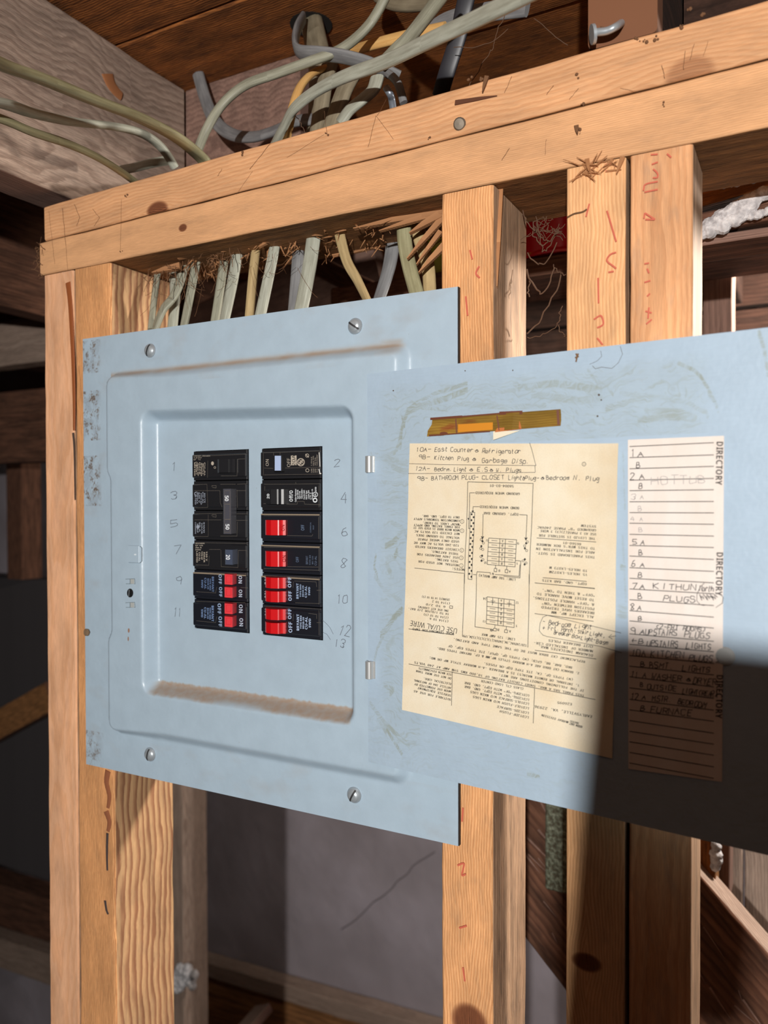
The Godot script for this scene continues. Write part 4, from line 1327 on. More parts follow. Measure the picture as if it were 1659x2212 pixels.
func panel() -> void:
	var o := thing("electrical_panel", "grey-blue metal electrical panel with its door swung open", "electrical panel", Vector3(PW / 2, 0, 0))
	var paint := cover_paint()
	part("cover", cover_mesh(), paint, o)
	var s := nst()
	var box_in := mat(rgb8(96, 104, 110), 0.5)
	# box of sheet metal between the studs
	for q in [[Vector3(0.0365, 0.197, -0.048), Vector3(0.0008, 0.185, 0.044)], [Vector3(0.3530, 0.197, -0.048), Vector3(0.0008, 0.185, 0.044)], [Vector3(0.195, 0.0128, -0.048), Vector3(0.159, 0.0008, 0.044)], [Vector3(0.195, 0.3812, -0.048), Vector3(0.159, 0.0008, 0.044)], [Vector3(0.195, 0.197, -0.092), Vector3(0.159, 0.185, 0.0008)]]:
		box(s, q[0], q[1], 0.0003)
	part("box", s, box_in, o)
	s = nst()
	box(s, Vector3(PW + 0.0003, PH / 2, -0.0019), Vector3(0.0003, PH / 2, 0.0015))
	part("gap_shade", s, mat(rgb8(26, 24, 24), 0.7), o)  # near-black strip painting in the unlit gap beside the cover edge
	# screws
	var sc := [[323, 757, 70.0], [766, 704, -35.0], [323, 1630, 80.0], [764, 1718, 62.0]]
	for q in sc:
		s = nst()
		var p := at(q[0], q[1], 0.0012)
		p.z = 0.0
		lathe(s, p, Vector3(0, 0, 1), [Vector2(0.0061, 0.0), Vector2(0.0061, 0.0008), Vector2(0.0052, 0.0022), Vector2(0.0042, 0.0032), Vector2(0.0026, 0.0039), Vector2(0.0, 0.0041)], 26)
		var sm := part("screw", s, M.steel, o)
		s = nst()
		var a := deg_to_rad(q[2])
		var dv := Vector3(cos(a), sin(a), 0)
		for e in [[-1.0, -0.0002], [-0.3, 0.0006]]: pass
		var pts := []
		for k in 9:
			var t := (k - 4) / 4.0
			pts.append(p + dv * (0.0052 * t) + Vector3(0, 0, 0.00435 - 0.0018 * absf(t * t * t)))
		ribbon(s, pts, 0.0014)
		part("slot", s, mat(rgb8(44, 44, 46), 0.6), sm)
	# latch plate, keyhole and slots on the left of the field
	var face := mat(PAINT, 0.36)
	s = nst()
	var lp := at(290, 1197, RISE)
	box(s, Vector3(lp.x, lp.y, RISE + 0.0002), Vector3(0.0068, 0.0078, 0.0009), 0.0007)
	var latch := part("latch_plate", s, face, o)
	s = nst()
	polyline(s, [278.5, 1181, 304, 1180.5, 306, 1184, 306, 1212, 303, 1216, 280, 1215.5, 278, 1212, 278, 1183, 280, 1181], on_plane(RISE + 0.0004), 0.0005)
	part("outline", s, mat(rgb8(112, 126, 134), 0.5), latch)
	s = nst()
	disc_px(s, 292, 1198, 2.6, 1.8, on_plane(RISE + 0.0012))
	part("dimple", s, mat(rgb8(214, 224, 232), 0.3), latch)
	s = nst()
	disc_px(s, 281, 1281, 6.8, 9.6, on_plane(RISE + 0.00015), 24)
	var kh := part("keyhole", s, mat(rgb8(14, 14, 15), 0.6), o)
	s = nst()
	polyline(s, [279, 1274, 278, 1288], on_plane(RISE + 0.0002), 0.0006)
	part("strap", s, M.steel, kh)
	for y in [1256, 1307]:
		s = nst()
		polyline(s, [271, y - 5, 291, y - 6, 292, y + 5, 272, y + 5], on_plane(RISE + 0.00015), 0.0004)
		polyline(s, [281, y - 5, 281, y + 5], on_plane(RISE + 0.00015), 0.0006)
		part("strap_slot", s, mat(rgb8(96, 108, 112), 0.6), o)
		s = nst()
		box(s, at(286, y, RISE + 0.0001), Vector3(0.0022, 0.0021, 0.0001))
		part("tab", s, mat(rgb8(168, 172, 170), 0.5), o)
	for q in [[278, 1362, 2.0, 5.0], [277, 1380, 1.4, 5.0]]:
		s = nst()
		disc_px(s, q[0], q[1], q[2], q[3], on_plane(RISE + 0.0001))
		part("rust_spot", s, mat(rgb8(146, 112, 92), 0.8), o)
	# pencilled numbers beside the breakers
	s = nst()
	var pl := on_plane(REC + 0.00025)
	var nums := [["1", 368, 1018, 384, 1016, 16], ["3", 367, 1080, 385, 1078, 17], ["5", 366, 1139, 386, 1137, 17], ["7", 371, 1197, 390, 1196, 17], ["9", 378, 1263, 394, 1262, 17], ["11", 373, 1332, 393, 1331, 18], ["2", 719, 1009, 735, 1007, 17], ["4", 735, 1087, 751, 1086, 22], ["6", 736, 1159, 752, 1158, 20], ["8", 733, 1228, 749, 1227, 22], ["10", 725, 1303, 752, 1303, 18], ["12", 727, 1372, 757, 1376, 22], ["13", 720, 1397, 745, 1399, 18]]
	for q in nums:
		s = nst()
		write(s, q[0], q[1], q[2], q[3], q[4], q[5], pl, 0.0005, 0.15, 0.1)
		part("pencil_number", s, M.pencil, o)
	for q in [[697, 1340, 706, 1348, 713, 1356, 720, 1370], [698, 1366, 706, 1370, 714, 1382]]:
		s = nst()
		polyline(s, q, pl, 0.0003)
		part("pencil_line", s, M.pencil, o)
	s = nst()
	disc_px(s, 187, 1366, 7, 8, on_plane(0.0015), 7)
	box(s, at(187, 1366, 0.001), Vector3(0.0026, 0.0032, 0.0014), 0.001)
	part("dirt_lump", s, mat(rgb8(116, 96, 74), 0.95), o)
	# door
	var dp := door_paint()
	s = nst()
	var nd := 12
	var t := 0.0013
	for k in nd:
		var u0 := DOOR_W * k / nd
		var u1 := DOOR_W * (k + 1) / nd
		quad(s, door_pt(u0, DOOR_Y0, 0), door_pt(u1, DOOR_Y0, 0), door_pt(u1, DOOR_Y1, 0), door_pt(u0, DOOR_Y1, 0), Vector2(u0 / DOOR_W, 1), Vector2(u1 / DOOR_W, 1), Vector2(u1 / DOOR_W, 0), Vector2(u0 / DOOR_W, 0))
		quad(s, door_pt(u1, DOOR_Y0, -t), door_pt(u0, DOOR_Y0, -t), door_pt(u0, DOOR_Y1, -t), door_pt(u1, DOOR_Y1, -t))
	var e0 := Vector2(0.9, 0.6)
	quad(s, door_pt(0, DOOR_Y1, 0), door_pt(DOOR_W, DOOR_Y1, 0), door_pt(DOOR_W, DOOR_Y1, -t), door_pt(0, DOOR_Y1, -t), e0, e0, e0, e0)
	quad(s, door_pt(0, DOOR_Y0, -t), door_pt(DOOR_W, DOOR_Y0, -t), door_pt(DOOR_W, DOOR_Y0, 0), door_pt(0, DOOR_Y0, 0), e0, e0, e0, e0)
	quad(s, door_pt(0, DOOR_Y0, -t), door_pt(0, DOOR_Y0, 0), door_pt(0, DOOR_Y1, 0), door_pt(0, DOOR_Y1, -t), e0, e0, e0, e0)
	# turned edge on the far side
	quad(s, door_pt(DOOR_W, DOOR_Y0, 0), door_pt(DOOR_W + 0.002, DOOR_Y0, -0.004), door_pt(DOOR_W + 0.002, DOOR_Y1, -0.004), door_pt(DOOR_W, DOOR_Y1, 0), e0, e0, e0, e0)
	quad(s, door_pt(DOOR_W + 0.002, DOOR_Y0, -0.004), door_pt(DOOR_W, DOOR_Y0, -t), door_pt(DOOR_W, DOOR_Y1, -t), door_pt(DOOR_W + 0.002, DOOR_Y1, -0.004), e0, e0, e0, e0)
	var door := part("door", s, dp, o)
	for q in [[985, 1021], [1428, 1466]]:
		s = nst()
		var hp := at(798, (q[0] + q[1]) / 2.0, RISE + 0.003)
		var hl := absf(at(798, q[0], RISE + 0.003).y - at(798, q[1], RISE + 0.003).y)
		lathe(s, hp - Vector3(0, hl / 2, 0), Vector3.UP, [Vector2(0.0, 0.0), Vector2(0.0028, 0.0), Vector2(0.0031, 0.0003), Vector2(0.0031, hl - 0.0003), Vector2(0.0028, hl), Vector2(0.0016, hl), Vector2(0.0016, hl - 0.001), Vector2(0, hl - 0.001)], 20)
		box(s, hp + Vector3(0.0022, 0, -0.0016), Vector3(0.0028, hl / 2, 0.0009), 0.0002)
		part("hinge", s, M.chrome, door)
	# rivet head and paint chips on the door
	s = nst()
	var kp := door_uv(1566, 1418)
	var kc := door_pt(kp.x, kp.y, 0.0)
	lathe(s, kc, Vector3(-0.12, 0, 1), [Vector2(0.0054, 0.0), Vector2(0.0048, 0.0005), Vector2(0.003, 0.0009), Vector2(0, 0.0010)], 20)
	part("rivet", s, mat(rgb8(168, 172, 172), 0.6), door)
	s = nst()
	for q in [[1294, 853, 2.6], [1299, 864, 1.8], [1291, 899, 2.2], [850, 844, 1.6], [1108, 800, 1.5], [1005, 801, 1.4]]:
		s = nst()
		disc_px(s, q[0], q[1], q[2], q[2], on_door, 8)
		part("paint_chip", s, mat(rgb8(84, 74, 66), 0.8), door)
	s = nst()
	for q in [[[1245, 764, 1248, 770, 1245, 782], [1250, 764, 1246, 775], [1243, 773, 1251, 770]]]:
		for e in q: polyline(s, e, func(x, y): return on_door(x, y) + Vector3(0, 0, 0.0006), 0.0009)
	part("dried_insect", s, mat(rgb8(112, 82, 54), 0.9), door)
	s = nst()
	polyline(s, [1340, 748, 1345, 765, 1336, 784, 1322, 796, 1300, 793, 1286, 797, 1280, 790], on_door, 0.00022)
	polyline(s, [1274, 787, 1290, 780, 1300, 770, 1298, 758], on_door, 0.0002)
	part("hair", s, mat(rgb8(90, 80, 74), 0.9), door)

# ---------------------------------------------------------------- breakers
const BZ := -0.0016
func breaker(col: int, row: int, rows: int, label: String, body: Material, dusty := false) -> Node3D:
	var x0: float = OPEN[col][0] + 0.0006
	var x1: float = OPEN[col][1] - 0.0006
	var y1: float = 0.2862 - 0.0251 * row
	var y0: float = 0.2862 - 0.0251 * (row + rows) + 0.0009
	var t := thing("circuit_breaker", label, "circuit breaker", Vector3((x0 + x1) / 2, y0, BZ - 0.03), "breakers in the panel")
	var s := nst()
	for k in rows:
		var a := y0 + 0.0251 * k
		var b := a + 0.0242
		# stepped front: shoulders at top and bottom, a raised middle
		var prof := [Vector2(0, -0.05), Vector2(0, -0.0012), Vector2(0.0008, -0.0004), Vector2(x1 - x0 - 0.0008, -0.0004), Vector2(x1 - x0, -0.0012), Vector2(x1 - x0, -0.05)]
		extrude_y(s, prof, x0, BZ - 0.0012, a, b)
		box(s, Vector3((x0 + x1) / 2, (a + b) / 2 - 0.0002, BZ - 0.0016), Vector3((x1 - x0) / 2, (b - a) / 2 - 0.0024, 0.0016), 0.0007)
	part("body", s, body, t)
	if dusty:
		s = nst()
		var yy := y1 - 0.0030
		quad(s, Vector3(x0, yy, BZ - 0.0003), Vector3(x1 - 0.0005, yy, BZ - 0.0003), Vector3(x1 - 0.0005, yy + 0.0010, BZ - 0.0010), Vector3(x0, yy + 0.0010, BZ - 0.0010))
		part("dust", s, M.dust, t)
	return t

func outline(t: Node3D, lists: Array, wid := 0.00022) -> void:
	var s := nst()
	for q in lists: polyline(s, q, on_plane(BZ + 0.00012), wid)
	part("mold_line", s, M.edge_ink, t)

# lines of text; the numbers are in pixels of an enlarged crop: [text, ax, ay, bx, by, cap]
func stamp_text(t: Node3D, rows: Array, ox: float, oy: float, k: float, ink: Material, z := BZ + 0.00018, font := "Droid Sans", bold := 700, called := "printed_text") -> void:
	var s := nst()
	for q in rows: print_text(s, q[0], ox + q[1] / k, oy + q[2] / k, ox + q[3] / k, oy + q[4] / k, q[5] / k, on_plane(z), font, bold)
	part(called, s, ink, t)

func handle(t: Node3D, py0: float, py1: float, prof: Array, m: Material, zt: float) -> MeshInstance3D:
	# prof: where each corner of the handle's section lies across the breaker (pixel) and its height above the body (0 to 1)
	var mx := 0.0
	for q in prof: mx += q[0] / prof.size()
	var pr := []
	for q in prof:
		var z: float = BZ + maxf(q[1], 0.0) * zt
		pr.append(Vector2(at(q[0], (py0 + py1) / 2.0, z).x, z - (0.0006 if q[1] <= 0.0 else 0.0)))
	var s := nst()
	extrude_y(s, pr, 0.0, 0.0, at(mx, py1, BZ + zt * 0.7).y, at(mx, py0, BZ + zt * 0.7).y)
	return part("handle", s, m, t)

func breakers() -> void:
	var flare := [[574, 0.0], [573, 0.55], [575, 0.84], [583.5, 0.97], [585, 1.0], [600, 0.87], [602.5, 0.82], [608, 0.60], [611, 0.57], [617, 0.48], [620.5, 0.0]]
	var block := [[486, 0.0], [485, 0.94], [486, 1.0], [501.5, 1.0], [502.5, 0.94], [510.5, 0.0]]
	var rocker := [[471, 0.0], [470, 0.85], [473, 1.0], [493, 0.90], [496, 0.52], [502, 0.50], [508, 0.25], [512, 0.0]]
	var s: SurfaceTool
	# left column
	var t := breaker(0, 0, 1, "black breaker with an unlabelled black rocker, topmost in the left column", M.black)
	handle(t, 992, 1021, rocker, M.black, 0.0075)
	outline(t, [[419, 986, 534, 981], [448, 1032, 449, 995], [512, 1029, 513, 992, 530, 991], [477, 1028, 511, 1028]])
	s = nst()
	for k in 7: print_text(s, ["LISTED", "120/240 V", "Type QP", "HACR", "SWD", "60/75 C", "CU-AL"][k], 419.5 + k * 3.6, 999 + (k % 3), 419.5 + k * 3.6, 1028 - (k % 2) * 3, 2.4, on_plane(BZ + 0.00018), "Droid Sans", 700)
	circle_px(s, 424, 1002, 3.6, on_plane(BZ + 0.00018), 0.0003)
	for k in 3: print_text(s, ["CIRCUIT BREAKER", "120V", "QP 15"][k], 418, 986 + k * 4, [454, 436, 433][k], 986 + k * 4, 2.4, on_plane(BZ + 0.00018))
	disc_px(s, 459, 1001, 3.0, 4.2, on_plane(BZ + 0.00018))
	circle_px(s, 464, 1010, 2.0, on_plane(BZ + 0.00018), 0.0003)
	part("printed_text", s, M.tan_ink, t)
	t = breaker(0, 1, 2, "black double-pole breaker with a tall tie bar marked 50 twice", M.black)
	handle(t, 1056, 1153, [[484, 0.0], [482.5, 0.95], [484, 1.0], [497.5, 1.0], [499, 0.95], [510, 0.0]], mat(rgb8(74, 74, 82), 0.36), 0.010)
	s = nst()
	var tz := BZ + 0.01015
	polyline(s, [485, 1060, 497, 1060, 497, 1150, 485, 1150, 485, 1060], on_plane(tz), 0.0003)
	polyline(s, [485, 1089, 497, 1089], on_plane(tz), 0.0005)
	polyline(s, [486, 1122, 498, 1122], on_plane(tz), 0.0005)
	part("tie_edge", s, M.edge_ink, t)
	s = nst()
	print_text(s, "50", 485.6, 1070.5, 485.6, 1082.5, 8.2, on_plane(tz + 0.0002), "Droid Sans", 700)
	print_text(s, "50", 487.2, 1132, 487.2, 1144, 8.2, on_plane(tz + 0.0002), "Droid Sans", 700)
	part("rating_number", s, mat(rgb8(226, 230, 234), 0.5), t)
	outline(t, [[418, 1047, 447, 1046, 449, 1096, 419, 1097], [420, 1060, 475, 1060], [476, 1046, 509, 1046], [512, 1046, 534, 1045], [511, 1060, 532, 1060], [512, 1058, 513, 1097], [475, 1060, 476, 1086, 480, 1096], [419, 1110, 480, 1109], [511, 1110, 535, 1110], [420, 1123, 478, 1123], [511, 1124, 535, 1124], [450, 1112, 450, 1158], [420, 1159, 450, 1159], [476, 1158, 512, 1158, 513, 1127]])
	s = nst()
	for k in 6: print_text(s, ["LISTED", "2 POLE", "240 V", "TYPE QP", "CU-AL", "60/75"][k], 421 + k * 4.0, 1063 + (k % 2) * 2, 421 + k * 4.0, 1090 - (k % 3) * 2, 2.6, on_plane(BZ + 0.00018), "Droid Sans", 700)
	for k in 5: print_text(s, ["COMMON", "TRIP", "50 A", "HACR", "SWD"][k], 421 + k * 4.6, 1128 + (k % 2) * 2, 421 + k * 4.6, 1153 - (k % 3) * 2, 2.6, on_plane(BZ + 0.00018), "Droid Sans", 700)
	circle_px(s, 424, 1067, 4.2, on_plane(BZ + 0.0002), 0.0004)
	disc_px(s, 427.5, 1138, 3.3, 4.2, on_plane(BZ + 0.0002))
	part("printed_text", s, mat(rgb8(146, 154, 168), 0.6), t)
	s = nst()
	for y in [1052, 1115]: polyline(s, [458, y, 458, y - 3, 467, y - 3, 467, y + 2, 459, y + 1], on_plane(BZ + 0.00018), 0.0003)
	part("mold_mark", s, M.edge_ink, t)
	t = breaker(0, 3, 1, "black breaker whose grey-blue handle is marked 20", M.black)
	handle(t, 1187, 1219, [[488, 0.0], [486.5, 0.95], [487.5, 1.0], [501.5, 1.0], [502.5, 0.95], [513, 0.0]], mat(rgb8(70, 78, 96), 0.34), 0.009)
	stamp_text(t, [["20", 912, 398, 912, 508, 92]], 400, 1160, 10.37, mat(rgb8(226, 230, 234), 0.5), BZ + 0.0092, "Droid Sans", 700, "rating_number")
	outline(t, [[421, 1172, 534, 1174], [477, 1188, 478, 1224, 514, 1226, 515, 1189, 533, 1189, 534, 1203], [452, 1187, 476, 1187], [423, 1220, 451, 1221, 452, 1200]])
	s = nst()
	for k in 4: print_text(s, ["CIRCUIT BREAKER", "QP 120", "20 A", "SWD"][k], 422, 1175 + k * 4.6, [442, 438, 436, 434][k], 1175 + k * 4.6, 2.4, on_plane(BZ + 0.00018), "Droid Sans", 700)
	for k in 5: print_text(s, ["LISTED", "CU-AL", "TYPE QP", "HACR", "120 V"][k], 424 + k * 5.2, 1191 + (k % 2) * 2, 424 + k * 5.2, 1215 - (k % 3) * 3, 3.2, on_plane(BZ + 0.00018), "Droid Sans", 700)
	part("printed_text", s, M.tan_ink, t)
	var tandem := [["ON", 1195, 870, 1195, 1040, 78], ["ON", 1200, 1180, 1200, 1345, 78]]
	for r in 2:
		t = breaker(0, 4 + r, 1, ["tandem breaker with two small pinkish-red handles, second from the bottom of the left column", "tandem breaker with two small pinkish-red handles, bottom of the left column"][r], M.navy, r == 0)
		var y0: float = [1240, 1303][r]
		handle(t, y0, y0 + 22, block, M.pink, 0.0085)
		handle(t, y0 + 28, y0 + 50, block, M.pink, 0.0085)
		s = nst()
		for e in 2:
			var py: float = y0 + 4 + e * 28
			polyline(s, [489, py, 499, py, 499, py + 14, 489, py + 14, 489, py], on_plane(BZ + 0.0087), 0.0003)
		part("handle_mark", s, mat(rgb8(196, 40, 50), 0.4), t)
		if r == 0:
			stamp_text(t, tandem, 400, 1160, 10.37, mat(rgb8(172, 186, 204), 0.6), BZ + 0.00018, "Droid Sans", 700, "on_marks")
			stamp_text(t, [["OFF", 750, 840, 750, 1055, 68], ["OFF", 760, 1120, 760, 1340, 68]], 400, 1160, 10.37, M.blue_ink, BZ + 0.00018, "Droid Sans", 700, "off_marks")
			stamp_text(t, [["BRYANT", 597, 890, 597, 1230, 46], ["TYPE BRD", 545, 930, 545, 1195, 32], ["BD20-20", 497, 930, 497, 1170, 32], ["CU-AL", 430, 915, 430, 1165, 44], ["SWD", 362, 960, 362, 1140, 40]], 400, 1160, 10.37, mat(rgb8(96, 120, 160), 0.6))
			outline(t, [[422, 1236, 532, 1239], [531, 1237, 531, 1292], [424, 1278, 466, 1281, 468, 1268], [520, 1269, 536, 1270]])
		else:
			stamp_text(t, [["ON", 1205, 1515, 1205, 1700, 82], ["ON", 1215, 1820, 1215, 2000, 82]], 400, 1160, 10.37, mat(rgb8(172, 186, 204), 0.6), BZ + 0.00018, "Droid Sans", 700, "on_marks")
			stamp_text(t, [["OFF", 727, 1490, 727, 1725, 76], ["OFF", 748, 1780, 748, 2010, 76]], 400, 1160, 10.37, M.blue_ink, BZ + 0.00018, "Droid Sans", 700, "off_marks")
			stamp_text(t, [["BRYANT", 590, 1540, 590, 1890, 50], ["TYPE BRD", 540, 1580, 540, 1850, 34], ["BD20-20", 492, 1590, 492, 1830, 34], ["CU-AL", 425, 1575, 425, 1830, 46], ["SWD", 358, 1620, 358, 1800, 42]], 400, 1160, 10.37, mat(rgb8(116, 142, 184), 0.6))
			outline(t, [[424, 1299, 530, 1302], [531, 1303, 531, 1358], [424, 1341, 466, 1345, 468, 1332]])
	# right column
	t = breaker(1, 0, 1, "black breaker with a pale blue-white handle marked 20A, topmost in the right column", M.black)
	handle(t, 984, 1019, [[590, 0.0], [591.5, 0.95], [593, 1.0], [607.5, 1.0], [609, 0.95], [614.5, 0.0]], M.black, 0.008)
	s = nst()
	var hp := [at(593.5, 1016.5, BZ + 0.0082), at(607, 1016.5, BZ + 0.0082), at(607, 984.5, BZ + 0.0082), at(593.5, 984.5, BZ + 0.0082)]
	quad(s, hp[0], hp[1], hp[2], hp[3])
	part("handle_cap", s, mat(rgb8(168, 186, 220), 0.35), t)
	stamp_text(t, [["ON", 268, 490, 268, 340, 68], ["OFF", 758, 510, 758, 315, 72]], 555, 960, 10.535, M.tan_ink, BZ + 0.00018, "Droid Sans", 400)
	s = nst()
	var pz := on_plane(BZ + 0.00015)
	polyline(s, [634.5, 984, 634.5, 1005], pz, 0.0054)
	part("rating_plate", s, M.tan_ink, t)
	stamp_text(t, [["20A", 874, 490, 874, 235, 76]], 555, 960, 10.535, M.black, BZ + 0.00032, "Droid Sans", 400, "rating_number")
	s = nst()
	circle_px(s, 649.8, 998.4, 7.8, pz, 0.0006, 28)
	for q in [[-3.2, -2.4], [2.6, -2.6], [2.8, 2.6], [-2.8, 2.8]]: circle_px(s, 649.8 + q[0], 998.4 + q[1], 2.5, pz, 0.0004, 12)
	polyline(s, [646, 1003, 650, 998, 654, 994], pz, 0.0005)
	circle_px(s, 663.5, 984, 3.6, pz, 0.0004, 14)
	polyline(s, [660, 981, 667, 988], pz, 0.0005)
	circle_px(s, 664, 1016, 3.6, pz, 0.0004, 14)
	for k in 4: print_text(s, ["1 POLE", "HACR TYPE", "TYPE THQL", "120/240V"][k], 674 + k * 4.0, 1006, 674 + k * 4.0, [987, 985, 988, 982][k], 2.2, pz, "Droid Sans", 400)
	for k in 4: print_text(s, ["LINE", "LOAD", "WIRE", "CU-AL"][k], 674 + k * 4.0, 1021, 674 + k * 4.0, 1012, 2.2, pz, "Droid Sans", 400)
	part("printed_marks", s, M.tan_ink, t)
	outline(t, [[570, 978, 694, 974], [569, 975, 569, 1027], [571, 1011, 590, 1012], [616, 1011, 692, 1009], [571, 1026, 694, 1024], [591, 978, 591, 984], [605, 978, 605, 983], [690, 976, 691, 1023]])
	s = nst()
	polyline(s, [689.5, 977, 690, 985, 691, 1008], pz, 0.0009)
	polyline(s, [689, 1013, 691, 1023, 694, 1023], pz, 0.0008)
	part("worn_edge", s, mat(rgb8(214, 212, 206), 0.6), t)
	t = breaker(1, 1, 1, "black breaker with black rocker and white 20 and Off, second in right column", M.black)
	handle(t, 1057, 1089, [[574, 0.0], [574, 0.6], [582.5, 0.98], [585, 1.0], [598, 0.90], [601.5, 0.84], [607.5, 0.55], [613, 0.45], [619, 0.0]], M.black, 0.009)
	stamp_text(t, [["20", 284, 1235, 284, 1125, 58]], 555, 960, 10.535, M.white_ink, BZ + 0.0089, "Droid Sans", 700, "rating_number")
	stamp_text(t, [["Off/O", 818, 1300, 818, 1050, 80], ["Cutler-Hammer", 898, 1308, 898, 1012, 36], ["Type BR120", 945, 1245, 945, 1035, 32], ["Type C120", 990, 1245, 990, 1065, 32], ["120/240V~", 1040, 1240, 1040, 1005, 32], ["Cu/Al 60C", 1090, 1250, 1090, 1035, 32], ["HACR Type", 1140, 1250, 1140, 1050, 32], ["1 Pole 20A", 1190, 1245, 1190, 1040, 32], ["CTL Z", 1232, 1250, 1232, 1095, 32], ["Issue No 1A", 1275, 1250, 1275, 1015, 32], ["LISTED", 1355, 1075, 1355, 968, 36]], 555, 960, 10.535, M.white_ink)
	s = nst()
	circle_px(s, 681.2, 1068.2, 5.0, pz, 0.0005, 20)
	print_text(s, "UL", 683, 1071.5, 683, 1065, 4.0, pz, "Droid Sans", 700)
	circle_px(s, 680.6, 1080.4, 4.0, pz, 0.0009, 18)
	part("printed_marks", s, M.white_ink, t)
	outline(t, [[571, 1046, 692, 1045], [572, 1050, 572, 1060], [569, 1088, 575, 1088], [619, 1089, 642, 1089, 643, 1083, 657, 1083, 658, 1089, 692, 1090], [689, 1049, 689, 1096], [639, 1041, 639, 1045]])
	for r in 2:
		t = breaker(1, 2 + r, 1, ["breaker with one wide red handle reading COMMON TRIP, third in the right column", "breaker with one wide red handle, fourth in the right column"][r], M.navy, true)
		var y0: float = [1123.5, 1191][r]
		handle(t, y0, y0 + 32.5, flare, M.red, 0.010)
		if r == 0:
			stamp_text(t, [["OFF", 1076, 1955, 1076, 1830, 72]], 555, 960, 10.535, mat(rgb8(112, 134, 164), 0.6), BZ + 0.00018, "Droid Sans", 400, "off_mark")
			stamp_text(t, [["COMMON", 1235, 2005, 1235, 1780, 28], ["TRIP", 1300, 1945, 1300, 1840, 28]], 555, 960, 10.535, M.dim_ink, BZ + 0.00018, "Droid Sans", 400)
			stamp_text(t, [["ON", 622, 1972, 622, 1830, 66]], 555, 960, 10.535, mat(rgb8(146, 20, 24), 0.35), BZ + 0.0066, "Droid Sans", 400, "on_mark")
			outline(t, [[570, 1114, 693, 1114], [688, 1117, 688, 1164], [620, 1157, 674, 1158, 676, 1154]])
		else:
			stamp_text(t, [["OFF", 908, 445, 908, 330, 62]], 555, 1170, 10.05, mat(rgb8(96, 116, 146), 0.6), BZ + 0.00018, "Droid Sans", 400, "off_mark")
			stamp_text(t, [["BRYANT", 1108, 490, 1108, 310, 46], ["TYPE BR", 1168, 510, 1168, 290, 30], ["BR 120", 1224, 490, 1224, 315, 30], ["CU-AL", 1298, 515, 1298, 310, 46]], 555, 1170, 10.05, M.dim_ink, BZ + 0.00018, "Droid Sans", 400)
			stamp_text(t, [["ON", 618, 440, 618, 300, 66]], 555, 1170, 10.05, mat(rgb8(146, 20, 24), 0.35), BZ + 0.0066, "Droid Sans", 400, "on_mark")
			outline(t, [[570, 1182, 693, 1184], [689, 1185, 689, 1233], [570, 1228, 690, 1232], [620, 1224, 688, 1225]])
	for r in 2:
		t = breaker(1, 4 + r, 1, ["tandem breaker with two bright red handles, second from the bottom of the right column", "tandem breaker with two bright red handles, bottom of the right column"][r], M.navy, r == 0)
		var y0: float = [1247.5, 1315.5][r]
		for e in 2:
			handle(t, y0 + e * 29.4, y0 + e * 29.4 + 23.0, flare, M.red, 0.010)
		var bl := mat(rgb8(164, 186, 216), 0.6)
		if r == 0:
			stamp_text(t, [["OFF", 745, 995, 745, 770, 74], ["OFF", 755, 1285, 755, 1072, 74]], 555, 1170, 10.05, bl, BZ + 0.00018, "Droid Sans", 700, "off_marks")
			stamp_text(t, [["ON", 240, 940, 240, 775, 70], ["ON", 240, 1230, 240, 1080, 70]], 555, 1170, 10.05, M.white_ink, BZ + 0.00018, "Droid Sans", 700, "on_marks")
			stamp_text(t, [["BRYANT", 905, 1240, 905, 905, 50], ["TYPE BRD", 962, 1205, 962, 928, 32], ["BD20-20", 1016, 1195, 1016, 955, 32], ["CU-AL", 1085, 1215, 1085, 965, 46], ["SWD", 1155, 1165, 1155, 985, 42]], 555, 1170, 10.05, M.blue_ink)
			outline(t, [[570, 1243, 694, 1248], [689, 1248, 689, 1306], [634, 1256, 633, 1270], [636, 1255, 683, 1257, 684, 1268], [684, 1275, 693, 1275], [638, 1302, 690, 1304]])
		else:
			stamp_text(t, [["OFF", 748, 1680, 748, 1457, 76], ["OFF", 766, 1975, 766, 1742, 78]], 555, 1170, 10.05, bl, BZ + 0.00018, "Droid Sans", 700, "off_marks")
			stamp_text(t, [["ON", 245, 1620, 245, 1460, 70], ["ON", 250, 1900, 250, 1765, 70]], 555, 1170, 10.05, M.white_ink, BZ + 0.00018, "Droid Sans", 700, "on_marks")
			stamp_text(t, [["BRYANT", 915, 1930, 915, 1575, 52], ["TYPE BRD", 972, 1895, 972, 1605, 36], ["BD20-20", 1026, 1890, 1026, 1640, 36], ["CU-AL", 1097, 1905, 1097, 1635, 50], ["SWD", 1170, 1865, 1170, 1670, 46]], 555, 1170, 10.05, mat(rgb8(172, 192, 222), 0.6))
			outline(t, [[570, 1309, 694, 1316], [689, 1318, 689, 1372], [634, 1326, 633, 1341], [666, 1325, 684, 1327, 684, 1337], [684, 1345, 693, 1345]])

